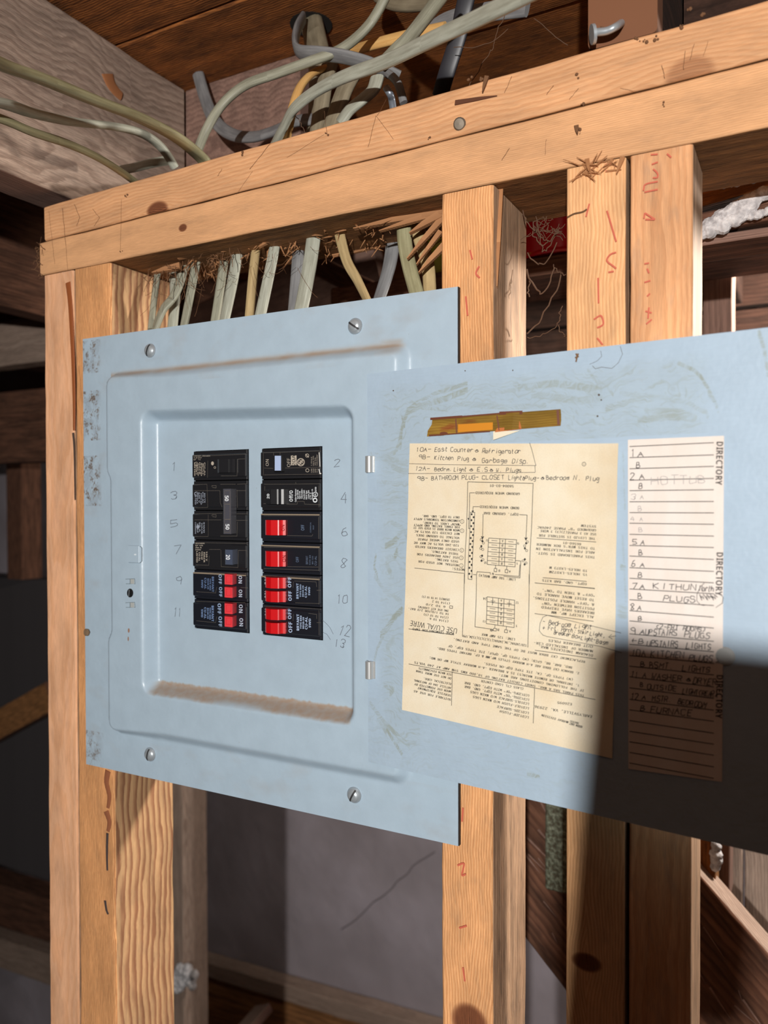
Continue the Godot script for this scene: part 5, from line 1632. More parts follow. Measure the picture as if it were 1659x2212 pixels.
# ---------------------------------------------------------------- papers on the door
func old_paper(base: Color, dark: Color, sd: int, stain: float) -> StandardMaterial3D:
	var n := FastNoiseLite.new()
	n.seed = sd
	n.frequency = 1.0
	var w := 420
	var h := 540
	var data := PackedByteArray()
	data.resize(w * h * 3)
	for j in h:
		for i in w:
			var x := float(i) / w
			var y := float(j) / h
			var f := clampf(0.45 + 0.7 * n.get_noise_2d(x * 2.4, y * 3.0) + 0.25 * n.get_noise_2d(x * 9, y * 9), 0, 1)
			var c := base.lerp(dark, f * stain)
			c = c * (1.0 + 0.03 * n.get_noise_2d(x * 120, y * 150))
			var sp := n.get_noise_2d(x * 75 + 40, y * 95)
			if sp > 0.62: c = c.lerp(Color(0.55, 0.38, 0.24), (sp - 0.62) * 2.2 * smoothstep(0.0, 0.5, n.get_noise_2d(x * 3 + 9, y * 3)))
			var o := (j * w + i) * 3
			data[o] = clampi(int(c.r * 255), 0, 255)
			data[o + 1] = clampi(int(c.g * 255), 0, 255)
			data[o + 2] = clampi(int(c.b * 255), 0, 255)
	var m := mat(Color.WHITE, 0.82, 0.0, 0.25)
	m.albedo_texture = tex(Image.create_from_data(w, h, false, Image.FORMAT_RGB8, data))
	return m

func sheet(cs: Array, off: Callable, nx: int, ny: int, th: float) -> SurfaceTool:     # cs: corners TL TR BR BL as (u, y)
	var s := nst()
	var f := func(a: float, b: float, d: float) -> Vector3:
		var p: Vector2 = cs[0].lerp(cs[1], a).lerp(cs[3].lerp(cs[2], a), b)
		return door_pt(p.x, p.y, off.call(p.x, p.y) + d)
	for j in ny:
		for i in nx:
			var a0 := float(i) / nx
			var a1 := float(i + 1) / nx
			var b0 := float(j) / ny
			var b1 := float(j + 1) / ny
			quad(s, f.call(a0, b1, 0.0), f.call(a1, b1, 0.0), f.call(a1, b0, 0.0), f.call(a0, b0, 0.0), Vector2(a0, b1), Vector2(a1, b1), Vector2(a1, b0), Vector2(a0, b0))
	for k in maxi(nx, ny):
		for e in 2:
			var a0 := float(k) / maxi(nx, ny)
			var a1 := float(k + 1) / maxi(nx, ny)
			quad(s, f.call(a0, float(e), -th), f.call(a1, float(e), -th), f.call(a1, float(e), 0.0), f.call(a0, float(e), 0.0))
			quad(s, f.call(float(e), a0, -th), f.call(float(e), a1, -th), f.call(float(e), a1, 0.0), f.call(float(e), a0, 0.0))
	return s

func rules(s: SurfaceTool, list: Array, ox: float, oy: float, k: float, place: Callable, wid: float) -> void:
	for q in list:
		var px := []
		for i in range(0, q.size(), 2):
			px.append(ox + q[i] / k)
			px.append(oy + q[i + 1] / k)
		polyline(s, px, place, wid)

func papers() -> void:
	var lc := [Vector2(0.0373, 0.2846), Vector2(0.1865, 0.2780), Vector2(0.1824, 0.0890), Vector2(0.0302, 0.0953)]
	var o := thing("wiring_label", "yellowed wiring diagram label pasted upside down on the open door, notes handwritten on top", "label", door_pt(0.108, 0.089, 0.0))
	part("paper", sheet(lc, paper_off, 24, 30, 0.0003), old_paper(rgb8(228, 218, 196), rgb8(214, 190, 152), 61, 0.6), o)
	var up := [
		["58004-03-01", 800, 602, 640, 598, 17], ["GROUND WHEN REQUIRED", 842, 655, 537, 647, 17], ["BOND WHEN REQUIRED", 836, 753, 565, 743, 17], ["EQPT. GROUND BAR", 830, 797, 592, 787, 17],
		["ONLY TO EQPT. GND. BAR.", 425, 818, 170, 808, 15], ["COMBINATION TERMINALS APPLY", 425, 842, 110, 828, 15], ["\"MAIN\" LABEL TO FRONT.", 432, 868, 175, 854, 15], ["FOR PANEL RATING AND APPLY", 425, 886, 110, 870, 15], ["WHEN MAIN BRKR IS USED SEE IT", 425, 908, 108, 888, 15], ["NOT EXCEED 120 VOLTS AC", 425, 932, 115, 914, 15], ["VOLTAGE TO GROUND DOES", 425, 960, 128, 940, 15], ["USED ONLY WHERE PHASE", 422, 985, 138, 968, 15], ["120-240 VOLTS AC MAY BE", 422, 1012, 112, 992, 15], ["CIRCUIT BREAKERS RATED", 422, 1042, 122, 1018, 15], ["THESE RATINGS.", 420, 1070, 232, 1052, 15], ["USE 240V BREAKERS FOR", 420, 1096, 135, 1070, 15], ["THIS RATING.", 420, 1122, 262, 1106, 15], ["NEUTRAL NOT USED FOR", 420, 1148, 145, 1120, 15], ["NOTES:", 462, 1178, 380, 1170, 16],
		["SYSTEM", 1368, 880, 1265, 874, 16], ["GROUNDED \"B\" PHASE 240VAC", 1368, 906, 963, 886, 16], ["USE AS 3 PHASE(2)(3) 3 WIRE", 1368, 934, 985, 910, 16], ["THE LC012D IS SUITABLE FOR", 1362, 964, 975, 940, 16], ["66560-01", 1265, 1002, 1145, 992, 16], ["TO THIS MFR'S BOX NUMBER", 1362, 1032, 960, 1002, 16], ["ABLE FOR INSTALLATION IN", 1362, 1060, 958, 1032, 16], ["THIS PANELBOARD IS SUIT-", 1362, 1092, 958, 1062, 16], ["19 HOLES-LX073 M", 1308, 1185, 1050, 1162, 16], ["15 HOLES-LX072M", 1308, 1212, 1048, 1192, 16],
		["LINE: 100 AMP MAX(4)", 812, 1246, 562, 1216, 17], ["9", 838, 996, 826, 996, 16], ["12", 626, 978, 610, 976, 14], ["1", 830, 1134, 824, 1134, 16], ["10", 616, 1130, 600, 1128, 16], ["N", 662, 1206, 652, 1206, 15], ["B", 706, 1184, 696, 1184, 15], ["A", 780, 1190, 768, 1190, 15]]
	var low := [
		["EQPT. GND. BAR KITS", 1302, 64, 998, 38, 16], ["\"OFF\" & THEN TO \"ON\".", 1357, 142, 1000, 106, 17], ["TO RESET MOVE HANDLE TO", 1353, 174, 960, 130, 17], ["& \"OFF\" HANDLE POSITIONS.", 1353, 206, 935, 158, 17], ["POSITION BETWEEN \"ON\"", 1353, 236, 995, 195, 17], ["BREAKERS HAVE TRIPPED", 1353, 264, 990, 222, 17], ["ALL EXCEPT MP, MM", 1350, 292, 1060, 258, 17], ["CUIT BREAKER POLES", 1345, 496, 1040, 452, 16], ["NUMBER OF INSTALLED CIR-", 1345, 526, 940, 468, 16], ["DIAGRAM INDICATES MAX.", 1345, 556, 975, 494, 16],
		["(B)OR(S) 14 TO 10 (5)", 358, 174, 170, 152, 14], ["(1)14 TO 2", 360, 200, 240, 184, 14], ["6 TO 2/0", 330, 222, 198, 204, 14], ["ING USE KIT LX081W)", 352, 250, 145, 222, 14], ["14 TO 1/0(FOR 2/0 RAT-", 355, 272, 78, 232, 14], ["(2)14 TO 10 (5)", 352, 298, 185, 274, 14], ["(1)14 TO 6", 352, 322, 225, 302, 14], ["WIRE TERMINATION INFO", 392, 408, 108, 372, 15],
		["LINE: 125 AMP MAX", 808, 446, 582, 410, 16], ["A", 780, 390, 768, 390, 15], ["B", 700, 380, 688, 378, 15], ["N", 652, 384, 640, 382, 15], ["12", 832, 194, 814, 192, 16], ["24", 612, 166, 588, 164, 16], ["13", 608, 324, 590, 320, 14], ["1", 822, 352, 816, 352, 16],
		["120/240VAC,3W,240VAC(1)(2)(3)(3)2W,1PH", 888, 488, 455, 420, 16], ["REPLACEMENT CKT BRKR MUST BE OF THE SAME TYPE AND RATING.", 1290, 600, 392, 444, 15], ["BRD, BAR, BR, GFCB; (W) TYPES QP, QPGF; ITE TYPES EQP, QF", 1200, 640, 352, 490, 15], ["2. BRANCH CKT BRKR ARE A-H MURRAY STYLES MP,MM & EP, BRYANT TYPES BRD.", 1250, 680, 278, 506, 15], ["(W) TYPES QP, CA; ITE TYPE EQP-OR FUSES.", 1205, 724, 598, 612, 15], ["1. INTERNAL OR REMOTE MAIN(S) IS A BREAKER -A-H MURRAY STYLE MP OR MD;", 1250, 764, 222, 572, 15], ["IF THE FOLLOWING CONDITIONS ARE MET:", 1282, 800, 700, 690, 15], ["THIS PANEL HAS A MAX. SHORT CIRCUIT RATING OF 10,000 RMS SYM AMP AT 240 VOLTS", 1284, 834, 115, 604, 15],
		["CLASS CTL LOAD CENTER", 865, 786, 575, 732, 15], ["LC012DFG-\"DF\" WITH EQPT. GND. BAR", 905, 834, 462, 744, 16], ["LC012DSG-\"DS\" WITH EQPT. GND. BAR", 905, 862, 462, 770, 16], ["LC010LS-SURFACE W/O MAIN LUGS", 905, 890, 502, 806, 16], ["LC010LF-FLUSH W/O MAIN LUGS", 905, 920, 520, 840, 16], ["LC012DS-SURFACE", 905, 952, 688, 906, 16], ["LC012DF-FLUSH", 905, 982, 708, 938, 16],
		["E26095", 1198, 892, 1100, 880, 16], ["EARLYSVILLE, VA. 22936", 1338, 976, 945, 906, 17], ["MURRAY DIVISION", 1178, 1016, 995, 966, 14], ["ARROW HART", 1276, 1048, 1186, 1022, 16], ["INDUSTRIES", 1250, 1024, 1190, 1008, 12],
		["SIX MAIN DISCONNECTS", 370, 690, 145, 645, 14], ["DO NOT USE MORE THAN", 368, 716, 128, 664, 14], ["ELECTRICAL CODE.", 368, 754, 180, 716, 14], ["ARTICLE 384 OF NATIONAL", 368, 782, 112, 728, 14], ["WHEN USE PERMITTED BY", 368, 806, 115, 754, 14], ["SERVICE EQUIPMENT", 368, 834, 138, 780, 14], ["SUITABLE FOR USE AS", 368, 862, 112, 802, 14]]
	var s := nst()
	for q in up: print_text(s, q[0], 860 + q[1] / 3.19, 859 + q[2] / 3.19, 860 + q[3] / 3.19, 859 + q[4] / 3.19, q[5] / 3.19, on_paper, "Droid Sans Mono", 700)
	for q in up: print_text(s, q[0], 860.45 + q[1] / 3.19, 858.9 + q[2] / 3.19, 860.45 + q[3] / 3.19, 858.9 + q[4] / 3.19, q[5] / 3.19, on_paper, "Droid Sans Mono", 700)
	for q in low: print_text(s, q[0], 860 + q[1] / 3.19, 1239 + q[2] / 3.19, 860 + q[3] / 3.19, 1239 + q[4] / 3.19, q[5] / 3.19, on_paper, "Droid Sans Mono", 700)
	for q in low: print_text(s, q[0], 860.45 + q[1] / 3.19, 1238.9 + q[2] / 3.19, 860.45 + q[3] / 3.19, 1238.9 + q[4] / 3.19, q[5] / 3.19, on_paper, "Droid Sans Mono", 700)
	for k in 6:
		print_text(s, "AB"[k % 2], 860 + (731 - k) / 3.19, 859 + (980 + k * 31) / 3.19, 860 + (720 - k) / 3.19, 859 + (979 + k * 31) / 3.19, 5, on_paper, "Droid Sans", 700)
		print_text(s, "AB"[k % 2], 860 + (719 - k * 0.5) / 3.19, 1239 + (178 + k * 30.6) / 3.19, 860 + (708 - k * 0.5) / 3.19, 1239 + (177 + k * 30.6) / 3.19, 5, on_paper, "Droid Sans", 700)
	print_text(s, "USE CU/AL WIRE", 860 + 415 / 3.19, 1240 + 374 / 3.19, 860 + 95 / 3.19, 1240 + 318 / 3.19, 36 / 3.19, on_paper, "Droid Sans", 400)
	for q in [[443, 850], [443, 914], [443, 1048], [440, 1100], [440, 1154], [1284, 455]]:
		circle_px(s, 860 + q[0] / 3.19, 860 + q[1] / 3.19, 4.2, on_paper, 0.00028, 14)
	for q in [["5", 446, 844, 440], ["4", 446, 908, 440], ["3", 446, 1042, 440], ["2", 443, 1094, 437], ["1", 442, 1148, 439], ["3", 1288, 448, 1281]]:
		print_text(s, q[0], 860 + q[1] / 3.19, 860 + q[2] / 3.19, 860 + q[3] / 3.19, 860 + q[2] / 3.19, 4.2, on_paper, "Droid Sans Mono", 700)
	part("printed_text", s, M.ink, o)
	s = nst()
	rules(s, [[485, 577, 935, 588, 908, 1280], [485, 577, 460, 1280], [497, 653, 533, 653], [497, 653, 488, 898, 500, 898], [519, 748, 562, 748], [519, 748, 517, 786], [588, 798, 585, 968], [838, 803, 892, 806, 886, 976], [500, 786, 530, 787, 512, 1250, 486, 1246, 500, 786], [628, 964, 822, 976, 812, 1162, 620, 1145, 628, 964], [706, 968, 700, 1152], [745, 971, 738, 1156], [626, 995, 820, 1008], [625, 1026, 818, 1040], [624, 1057, 817, 1071], [622, 1088, 815, 1102], [621, 1118, 813, 1132], [678, 1152, 676, 1172], [756, 1158, 752, 1180], [668, 1172, 686, 1174, 684, 1196, 666, 1194, 668, 1172], [744, 1180, 762, 1182, 760, 1203, 742, 1201, 744, 1180], [960, 963, 1370, 991], [118, 1170, 460, 1207], [948, 1273, 1360, 1310], [812, 1118, 852, 1122, 844, 1238, 730, 1226], [520, 1214, 545, 1217, 548, 1196, 640, 1202, 640, 1216], [846, 1146, 838, 1228, 672, 1214]], 860, 860, 3.19, on_paper, 0.00036)
	for k in 6: rules(s, [[648, 980 + k * 31, 688, 983 + k * 31], [764, 988 + k * 31, 800, 991 + k * 31]], 860, 860, 3.19, on_paper, 0.0003)
	rules(s, [[908, 0, 897, 505], [460, 0, 450, 430], [945, 60, 1360, 100], [943, 272, 1350, 325], [615, 156, 805, 180, 802, 368, 612, 340, 615, 156], [694, 166, 690, 352], [732, 171, 728, 357], [614, 190, 804, 214], [614, 222, 804, 246], [613, 252, 803, 276], [613, 282, 803, 306], [612, 312, 802, 337], [945, 524, 1368, 584], [75, 619, 1362, 864], [375, 670, 372, 905], [942, 785, 937, 1025], [80, 376, 392, 417], [1002, 24, 1304, 50], [672, 350, 670, 372], [750, 362, 748, 384], [662, 372, 682, 375, 680, 392, 660, 389, 662, 372], [738, 382, 758, 385, 756, 404, 736, 401, 738, 382], [544, 8, 535, 362, 655, 380, 656, 392], [648, 196, 662, 198], [655, 164, 652, 214], [640, 184, 672, 188], [769, 180, 766, 226], [752, 200, 784, 204], [360, 218, 380, 220, 379, 236, 359, 234, 360, 218]], 860, 1240, 3.19, on_paper, 0.00036)
	for k in 4: rules(s, [[634, 236 + k * 30, 672, 241 + k * 30], [750, 250 + k * 30, 788, 255 + k * 30]], 860, 1240, 3.19, on_paper, 0.0003)
	for k in 22: disc_px(s, 860 + (515 - k * 0.7 + (8 if k % 2 else -6)) / 3.19, 860 + (800 + k * 20.5) / 3.19, 2.0, 2.4, on_paper, 8)
	for q in [[585, 985], [578, 1020], [888, 1000], [880, 1035], [584, 1085], [580, 1120], [880, 1110], [878, 1145]]: disc_px(s, 860 + q[0] / 3.19, 860 + q[1] / 3.19, 2.2, 2.6, on_paper, 9)
	for q in [[576, 975], [592, 998], [574, 1035], [588, 1042], [576, 1092], [590, 1112], [896, 990], [878, 1018], [892, 1050], [868, 1120], [888, 1135]]: circle_px(s, 860 + q[0] / 3.19, 860 + q[1] / 3.19, 2.4, on_paper, 0.0003, 9)
	for q in [[585, 960, 8], [886, 968, 8], [517, 780, 5], [487, 830, 4]]: rules(s, [[q[0] - q[2], q[1] - q[2], q[0], q[1] + q[2], q[0] + q[2], q[1] - q[2]]], 860, 860, 3.19, on_paper, 0.0006)
	part("diagram_lines", s, M.ink, o)
	s = nst()
	for q in [["10A-", 125, 368, 232, 368, 30], ["East", 252, 368, 345, 366, 30], ["Counter", 362, 372, 520, 372, 30], ["&", 528, 372, 560, 372, 22], ["Refrigerator", 578, 380, 848, 382, 32], ["9B-", 140, 418, 225, 418, 26], ["Kitchen", 252, 424, 385, 426, 28], ["Plug", 412, 430, 492, 432, 28], ["&", 510, 432, 545, 432, 22], ["Garbage", 578, 444, 756, 446, 30], ["Disp.", 786, 448, 905, 450, 32], ["12A-", 115, 500, 228, 500, 26], ["Bedrm.", 252, 502, 378, 502, 26], ["Light", 388, 504, 478, 506, 28], ["&", 492, 504, 525, 504, 20], ["E.S", 545, 506, 625, 506, 28], ["&", 632, 506, 665, 506, 20], ["W.", 678, 508, 722, 508, 28], ["Plugs", 745, 510, 855, 512, 28], ["9B-", 135, 566, 215, 566, 28], ["BATHROOM", 232, 566, 422, 562, 30], ["PLUG-", 442, 560, 560, 560, 30], ["CLOSET", 580, 560, 738, 560, 30], ["Light&", 762, 562, 878, 564, 30], ["Plug-", 875, 566, 975, 566, 30], ["&", 985, 560, 1015, 560, 20], ["Bedroom", 1022, 562, 1185, 564, 30], ["N.", 1208, 564, 1262, 566, 32], ["Plug", 1296, 566, 1392, 572, 32]]:
		write(s, q[0], 860 + q[1] / 3.19, 860 + q[2] / 3.19, 860 + q[3] / 3.19, 860 + q[4] / 3.19, q[5] / 3.19, on_paper, 0.00037)
	for q in [["- Bedroom", 990, 340, 1190, 368, 32], ["Light", 1215, 370, 1340, 380, 32], ["+ Frt.", 995, 385, 1112, 388, 30], ["Porch", 1122, 394, 1205, 402, 28], [": stair", 1212, 402, 1310, 416, 28], ["Light,", 1322, 420, 1432, 434, 28], ["Breaker", 1072, 412, 1190, 430, 28], ["Box", 1198, 438, 1260, 446, 28], ["Light-", 1262, 450, 1362, 468, 28], ["Basm", 1365, 474, 1450, 486, 28]]:
		write(s, q[0], 860 + q[1] / 3.19, 1240 + q[2] / 3.19, 860 + q[3] / 3.19, 1240 + q[4] / 3.19, q[5] / 3.19, on_paper, 0.00037)
	rules(s, [[80, 452, 300, 458, 600, 462, 952, 465], [74, 520, 420, 520, 700, 514, 948, 512], [908, 308, 925, 360, 945, 440, 954, 466], [946, 466, 949, 512]], 860, 860, 3.19, on_paper, 0.0003)
	rules(s, [[1030, 284, 1000, 296, 980, 340, 975, 390, 1000, 420, 1030, 430], [1030, 284, 1150, 312, 1300, 348, 1540, 405], [1030, 430, 1250, 470, 1400, 498, 1545, 540], [1505, 425, 1455, 432, 1475, 415], [1455, 432, 1480, 446]], 860, 1240, 3.19, on_paper, 0.0003)
	part("handwriting", s, M.pen, o)
	# directory card
	var cc := [Vector2(0.1914, 0.2800), Vector2(0.2447, 0.2798), Vector2(0.2444, 0.0874), Vector2(0.1921, 0.0846)]
	o = thing("directory_card", "white ruled circuit directory card on the door, list handwritten, right of the label", "card", door_pt(0.218, 0.085, 0.0))
	part("paper", sheet(cc, func(_u, _y): return 0.0005, 6, 16, 0.0003), old_paper(rgb8(228, 219, 212), rgb8(218, 202, 190), 63, 0.5), o)
	var K := 2.836
	s = nst()
	var yl := [127, 195, 263, 333, 397, 465, 531, 596, 664, 732, 797, 868, 933, 998, 1064, 1131, 1194, 1273, 1337, 1405, 1470, 1535, 1603, 1673, 1738, 1803, 1869, 1933, 1998, 2063]
	var yr := [103, 178, 248, 322, 391, 463, 533, 603, 675, 745, 818, 891, 961, 1028, 1100, 1171, 1238, 1319, 1383, 1453, 1524, 1598, 1667, 1740, 1808, 1881, 1948, 2016, 2087, 2157]
	for k in 30: rules(s, [[87, yl[k], 603, yr[k]]], 1330, 920, K, on_card, 0.00045)
	part("ruled_line", s, M.ink, o)
	s = nst()
	for q in [[97, 362], [775, 1040], [1525, 1790]]:
		print_text(s, "DIRECTORY", 1330 + 620 / K, 920 + q[0] / K, 1330 + 613 / K, 920 + q[1] / K, 14.0, on_card, "Droid Sans", 700)
	part("printed_title", s, M.ink, o)
	var hand := [["1", 98, 190, 118, 188, 40], ["A", 132, 190, 180, 186, 30], ["B", 125, 256, 155, 254, 34], ["2", 86, 332, 118, 330, 40], ["A", 140, 328, 182, 326, 28], ["B", 138, 386, 168, 384, 32], ["7", 92, 998, 132, 996, 34], ["A", 142, 1000, 185, 1000, 30], ["B", 135, 1062, 165, 1060, 34], ["KITHUN", 228, 1000, 500, 1006, 36], ["PLUGS", 290, 1072, 492, 1082, 36], ["North", 512, 1010, 600, 1014, 32], ["8", 92, 1128, 122, 1126, 36], ["A", 130, 1130, 165, 1130, 26], ["B", 135, 1192, 165, 1190, 28],
		["9", 92, 1276, 125, 1276, 42], ["A", 145, 1276, 185, 1278, 28], ["UPSTAIRS", 180, 1278, 378, 1286, 36], ["PLUGS", 420, 1294, 580, 1304, 36], ["(2-FRT ROOMS)", 245, 1240, 552, 1262, 28], ["<B", 95, 1330, 175, 1332, 32], ["UPSTAIRS", 190, 1346, 385, 1356, 36], ["LIGHTS", 430, 1362, 585, 1370, 36], ["10A", 92, 1406, 188, 1408, 36], ["KITCHEN", 215, 1412, 420, 1422, 38], ["PLUGS", 445, 1436, 595, 1446, 38], ["2", 612, 1446, 645, 1450, 26], ["B", 150, 1470, 182, 1472, 30], ["BSMT.", 205, 1482, 355, 1488, 36], ["LIGHTS", 405, 1498, 580, 1510, 34], ["11", 92, 1542, 140, 1544, 36], ["A", 160, 1542, 190, 1544, 28], ["WASHER", 215, 1552, 410, 1562, 36], ["&", 430, 1562, 465, 1564, 24], ["DRYER", 472, 1576, 618, 1588, 36], ["B", 150, 1596, 172, 1598, 28], ["OUTSIDE", 188, 1612, 375, 1624, 34], ["LIGHT(REAR)", 408, 1636, 622, 1660, 34], ["12", 88, 1676, 140, 1678, 38], ["A", 155, 1676, 190, 1678, 26], ["MSTR.", 222, 1684, 345, 1692, 34], ["BEDROOM", 375, 1700, 555, 1728, 34], ["B", 148, 1742, 180, 1744, 34], ["FURNACE", 208, 1752, 470, 1776, 38], ["6", 95, 860, 122, 860, 38], ["A", 145, 868, 185, 868, 26], ["B", 135, 930, 165, 930, 30], ["5", 100, 726, 135, 726, 30], ["A", 150, 730, 182, 730, 26], ["B", 140, 790, 168, 790, 30]]
	s = nst()
	for q in hand: write(s, q[0], 1330 + q[1] / K, 920 + q[2] / K, 1330 + q[3] / K, 920 + q[4] / K, q[5] / K, on_card, 0.00042, 0.10)
	rules(s, [[545, 962, 520, 985, 500, 1030, 498, 1070, 520, 1095, 545, 1100], [610, 1020, 645, 1030, 660, 1050, 655, 1085, 615, 1112]], 1330, 920, K, on_card, 0.0003)
	for k in 9: rules(s, [[515 + k * 11, 1030 + (k % 2) * 14, 530 + k * 12, 1068 - (k % 3) * 9, 522 + k * 12, 1040]], 1330, 920, K, on_card, 0.0004)
	part("handwriting", s, M.pen, o)
	s = nst()
	for q in [["HOTTUB", 215, 360, 560, 350, 50], ["3", 90, 452, 128, 450, 34], ["A", 148, 452, 178, 450, 24], ["B", 138, 522, 165, 520, 30], ["4", 90, 585, 122, 583, 30], ["A", 145, 585, 170, 583, 20], ["B", 140, 650, 168, 648, 26]]:
		write(s, q[0], 1330 + q[1] / K, 920 + q[2] / K, 1330 + q[3] / K, 920 + q[4] / K, q[5] / K, on_card, 0.0003, 0.05)
	part("faint_handwriting", s, M.faint, o)
	# strip of old tape with a scrap of paper under it
	var tc := [door_uv(931, 905), door_uv(1212, 884), door_uv(1210, 920), door_uv(926, 943)]
	o = thing("tape_strip", "amber strip of aged sticky tape above the label, paper scrap stuck under it", "tape", door_pt(0.10, 0.29, 0.0))
	var tm := wood(64, 512, 0.012, 0.10, 71, {"ring": 0.0016, "pd": 0.02, "pu": 3.0, "cont": 0.5, "early": rgb8(132, 104, 44), "late": rgb8(108, 78, 34), "stained": 0.9, "stain": rgb8(112, 52, 34), "blot": 0.3, "rough": 0.35})
	s = nst()
	for k in 24:
		var a0 := k / 24.0
		var a1 := (k + 1) / 24.0
		var jag0 := 0.0
		var f := func(a: float, b: float) -> Vector3:
			var p: Vector2 = tc[0].lerp(tc[1], a).lerp(tc[3].lerp(tc[2], a), b)
			if a > 0.999: p.x += 0.0008 * sin(b * 40.0)
			if a < 0.001: p.x += 0.0016 * (1.0 if b < 0.45 else -0.6)
			return door_pt(p.x, p.y, 0.0007 + 0.0007 * exp(-pow((a - 0.66) / 0.05, 2.0)))
		for j in 3:
			quad(s, f.call(a0, (j + 1) / 3.0), f.call(a1, (j + 1) / 3.0), f.call(a1, j / 3.0), f.call(a0, j / 3.0), Vector2((j + 1) / 3.0, a0), Vector2((j + 1) / 3.0, a1), Vector2(j / 3.0, a1), Vector2(j / 3.0, a0))
	part("tape", s, tm, o)
	var tp := func(x, y): return on_door(x, y) + Vector3(-0.0001, 0, 0.00075)
	s = nst()
	quad(s, tp.call(991, 934), tp.call(1066, 928.5), tp.call(1066, 912.5), tp.call(991, 917))
	part("amber_window", s, mat(rgb8(206, 134, 40), 0.4), o)
	s = nst()
	quad(s, tp.call(1094, 929), tp.call(1128, 926), tp.call(1124, 910), tp.call(1112, 916))
	part("torn_patch", s, mat(rgb8(186, 108, 58), 0.5), o)
	s = nst()
	quad(s, tp.call(1070, 934), tp.call(1128, 927), tp.call(1120, 921), tp.call(1075, 925))
	part("torn_patch", s, mat(rgb8(186, 108, 58), 0.5), o)
	var bm := mat(rgb8(104, 58, 40), 0.5)
	for q in [[931, 905, 1000, 900, 5.0], [1000, 900, 1085, 893, 3.0], [928, 941, 960, 939, 3.5], [1080, 893, 1130, 891, 7.0], [1206, 886, 1208, 918, 5.0], [940, 940, 1060, 932, 2.5], [1075, 898, 1080, 930, 3.0], [986, 905, 988, 936, 3.0]]:
		s = nst()
		polyline(s, [q[0], q[1], q[2], q[3]], tp, q[4] * 0.00031)
		part("brown_stain", s, bm, o)
	for q in [[1106, 901, 6, 5], [960, 936, 9, 3]]:
		s = nst()
		disc_px(s, q[0], q[1], q[2], q[3], tp, 9)
		part("brown_stain", s, bm, o)
	s = nst()
	var q3 := [door_uv(1066, 932), door_uv(1070, 951), door_uv(1126, 930)]
	tri(s, door_pt(q3[0].x, q3[0].y, 0.0005), door_pt(q3[1].x, q3[1].y, 0.0030), door_pt(q3[2].x, q3[2].y, 0.0010))
	part("paper_scrap", s, mat(rgb8(232, 224, 200), 0.8), o, "small cream paper corner sticking out below the tape")

# ---------------------------------------------------------------- wires
func cable(label: String, px: Array, w: float, t: float, m: Material, group: String, face := Vector3(0, 0, 1), w_end := -1.0, twist := 0.0) -> void:
	var pts := []
	for q in px: pts.append(at(q[0], q[1], q[2]))
	var o := thing("cable", label, "cable", pts[pts.size() - 1], group)
	var s := nst()
	tube(s, pts, w, t, face, 14, 8, w_end, twist, true)
	part("sheath", s, m, o)

func sheath(c1: Color, c2: Color, sd: int) -> StandardMaterial3D:
	var n := FastNoiseLite.new()
	n.seed = sd
	n.frequency = 1.0
	var w := 64
	var h := 384
	var data := PackedByteArray()
	data.resize(w * h * 3)
	for j in h:
		for i in w:
			var u := sin(TAU * i / w)
			var v := cos(TAU * i / w)
			var y := float(j) / h
			var f := 0.5 + 0.45 * n.get_noise_3d(u * 0.8, v * 0.8, y * 3.0) + 0.55 * n.get_noise_3d(u * 3.2, v * 3.2, y * 2.0)
			var c := c1.lerp(c2, clampf(f, 0, 1))
			var sp := n.get_noise_3d(u * 5.0 + 9, v * 5.0, y * 40.0)
			if sp > 0.45: c = c.lerp(c * 0.62, (sp - 0.45) * 1.6)
			var o := (j * w + i) * 3
			data[o] = clampi(int(c.r * 255), 0, 255)
			data[o + 1] = clampi(int(c.g * 255), 0, 255)
			data[o + 2] = clampi(int(c.b * 255), 0, 255)
	var m := mat(Color.WHITE, 0.48, 0.0, 0.4)
	m.albedo_texture = tex(Image.create_from_data(w, h, false, Image.FORMAT_RGB8, data))
	return m

